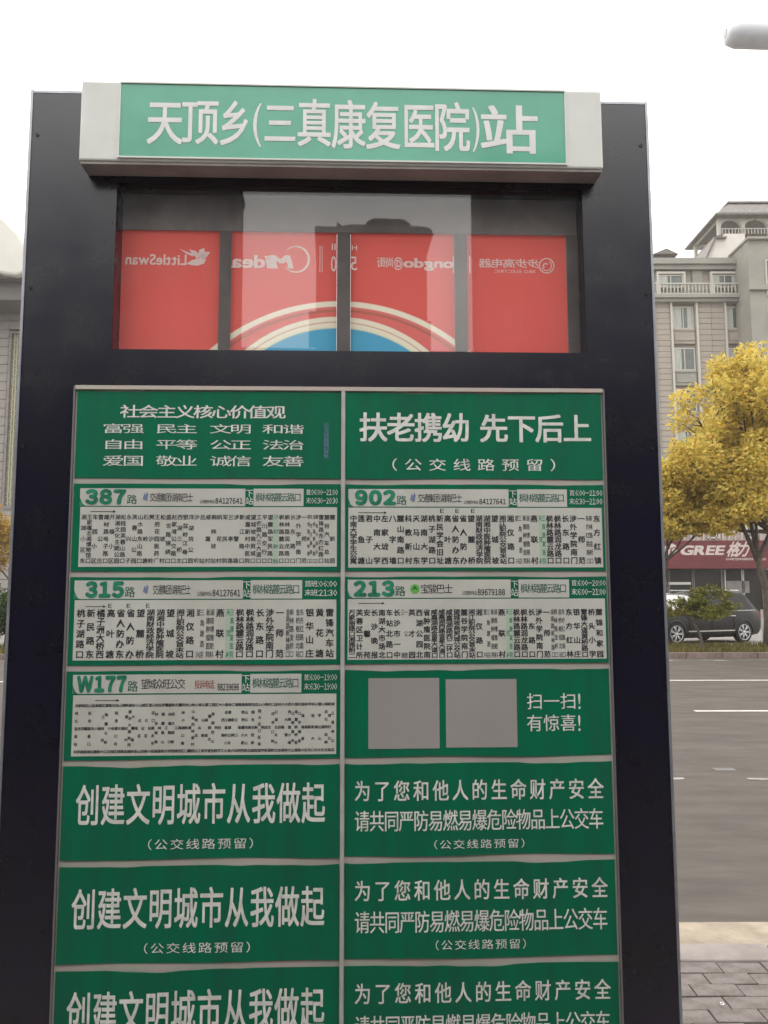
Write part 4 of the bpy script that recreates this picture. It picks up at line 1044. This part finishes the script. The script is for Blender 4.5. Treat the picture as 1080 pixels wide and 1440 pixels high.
# round logos in the headers
def logo(b, cx, cy, r_, mat_):
    m = MB(); m.poly([(b.P(cx+r_*math.cos(a), cy-r_*math.sin(a))[0], b.surf(*b.P(cx, cy))-.0009, b.P(cx+r_*math.cos(a), cy-r_*math.sin(a))[1]) for a in [2*math.pi*i/20 for i in range(20)]])
    return m.build('operator_logo', M[mat_], b.o)
logo(b213, 583.5, 828, 6.6, 'logo_green')
m = MB(); m.poly([(b213.P(x_, y_)[0], b213.surf(*b213.P(583, 828))-.0011, b213.P(x_, y_)[1]) for x_, y_ in ((579, 830), (583.5, 823), (588, 830), (583.5, 827.5))]); m.build('logo_mark', M['ink_green'], b213.o)
# blue leaning leaf logos on the 387, 315 and 902 headers
def leaf_logo(b, cx, cy):
    m = MB()
    for dx, h, w in ((-2.5, 5.5, 1.7), (.6, 7.5, 1.9)):
        pts = [(cx+dx-w, cy+h*.6), (cx+dx+w*.6, cy+h*.8), (cx+dx+w*1.6, cy-h*.5), (cx+dx+w*.3, cy-h)]
        m.poly([(b.P(*p)[0], b.surf(*b.P(*p))-.0008, b.P(*p)[1]) for p in pts])
    m.build('operator_logo', M['logo_blue'], b.o)
M['logo_blue'] = mat('logo_blue', (.16, .20, .33), .5)
leaf_logo(b387, 205, 699); leaf_logo(b315, 205, 829); leaf_logo(b902, 581, 700)
for b_m, xs_, y_ in ((b315, (154.5, 180.5, 208), 851.5), (b902, (621.5, 643, 665), 718.5)):
    t = Text(b_m.off(.0006))
    for x_ in xs_:
        u0, z0_ = b_m.P(x_-2.6, y_+2.8); u1, z1_ = b_m.P(x_+2.6, y_-2.8); bx = ink('E', 0, 1); t.put('E', 0, 1, u0, u1, z0_, z1_, bx)
    t.build('metro_marks', M['ink'], b_m.o)
# row 4 right: board with two stickers (their codes left out)
b = Board('R', 3, 'notice_board', 'green board with two pale square stickers and a short line of writing', 1.1)
b.patch(518, 617.5, 953, 1052, 'paper', 'square_sticker', .0006); b.patch(626.5, 726, 955, 1051, 'paper', 'square_sticker', .0006)
b.text([('扫一扫!', 742, 816, 976.5, 998, .006, .18), ('有惊喜!', 742, 816, 1007, 1029, .006, .18)], 'print_white', res=3)
# slogan boards
def slogan_l(row, xa, xb, y0_, y1_, sa, sb_, t0, t1, lab):
    b = Board('L', row, 'notice_board', lab, 1.0)
    b.text([('创建文明城市从我做起', xa+2, xb-2, y0_+1, y1_-1, .015, .20)], 'print_white', res=4)
    b.text([('（公交线路预留）', sa, sb_, t0, t1, .0, .28)], 'print_white', 'small_lettering', res=2); return b
def slogan_r(row, xa, xb, y0_, y1_, y2, y3, sa, sb_, t0, t1, lab):
    b = Board('R', row, 'notice_board', lab, 1.0)
    b.text([('为了您和他人的生命财产安全', xa, xb, y0_, y1_, .013, .34), ('请共同严防易燃易爆危险物品上公交车', xa, xb, y2, y3, .010, .11)], 'print_white', res=3)
    b.text([('（公交线路预留）', sa, sb_, t0, t1, .0, .28)], 'print_white', 'small_lettering', res=2); return b
slogan_l(4, 108, 457, 1104, 1159, 196, 368, 1180, 1194, 'green slogan board in the first slogan row, left column')
slogan_l(5, 102, 456, 1250, 1305, 190, 364, 1326, 1340, 'green slogan board in the second slogan row, left column')
slogan_l(6, 95, 456, 1394, 1451, 184, 362, 1474, 1488, 'green slogan board in the lowest visible row, left column')
slogan_l(7, 90, 455, 1545, 1600, 180, 358, 1620, 1634, 'green slogan board below the picture edge, left column')
slogan_r(4, 500, 847, 1098, 1125, 1140, 1167.5, 600, 748, 1181, 1193, 'green safety slogan board in the first slogan row, right column')
slogan_r(5, 500, 853, 1238, 1265, 1281, 1310, 602, 750, 1322, 1335, 'green safety slogan board in the second slogan row, right column')
slogan_r(6, 500, 857, 1382, 1409, 1427, 1456, 604, 754, 1470, 1484, 'green safety slogan board in the lowest visible row, right column')
slogan_r(7, 500, 862, 1530, 1558, 1576, 1604, 606, 756, 1620, 1634, 'green safety slogan board below the picture edge, right column')

# ------------------------------------------------------------------ surveillance camera on a post, top right
cy = 3.75
p0 = W(1020, 47, cy); p1 = W(1092, 50, cy)
cc_ = empty('surveillance_camera', (p1.x+.35, cy-.15, 0), label='white bullet shaped surveillance camera on a tall post at the top right corner', cat='camera')
M['cam_white'] = mat('camera_white', (.88, .92, .97), .4, var=.04)
off = Vector((p1.x+.35, cy-.15, 0))
MB().tube([(0, 0, 0), (0, 0, p1.z+.1)], [.06, .045], 14).build('post', M['cam_white'], cc_, smooth=True)
MB().tube([Vector((p1.x, cy, p1.z-.09))-off, Vector((p1.x+.15, cy-.05, p1.z-.06))-off, (0, 0, p1.z-.05)], .018, 8).build('arm', M['cam_white'], cc_, smooth=True)
h0 = Vector((p0.x, cy, p0.z))-off; h1 = Vector((p1.x+.1, cy, p1.z))-off
bodyc = MB().tube([h0, h0.lerp(h1, .04), h0.lerp(h1, .16), h0.lerp(h1, .95), h1], [.030, .055, .068, .068, .055], 18).build('housing', M['cam_white'], cc_, smooth=True)
MB().tube([h0+Vector((-.002, 0, 0)), h0+Vector((.004, 0, 0))], .022, 14).build('lens', M['wingl'], cc_)
MB().tube([Vector((p1.x-.02, cy, p1.z-.03))-off, Vector((p1.x, cy, p1.z-.10))-off], [.02, .025], 8).build('bracket', M['cam_white'], cc_)
# litter on the pavement
lt = random.Random(2); q = W(1011, 1372, 3.48)
tw = MB(); tw.tube([(0, 0, .008), (.008, .007, .008), (.016, .0, .006), (.009, -.008, .005), (.0, -.006, .006)], .0025, 5)
tw.build('paper_scrap', M['letter_white'], smooth=True, label='small crumpled white scrap lying on the pavement right of the sign', cat='litter').location = (q.x, 3.48, 0)
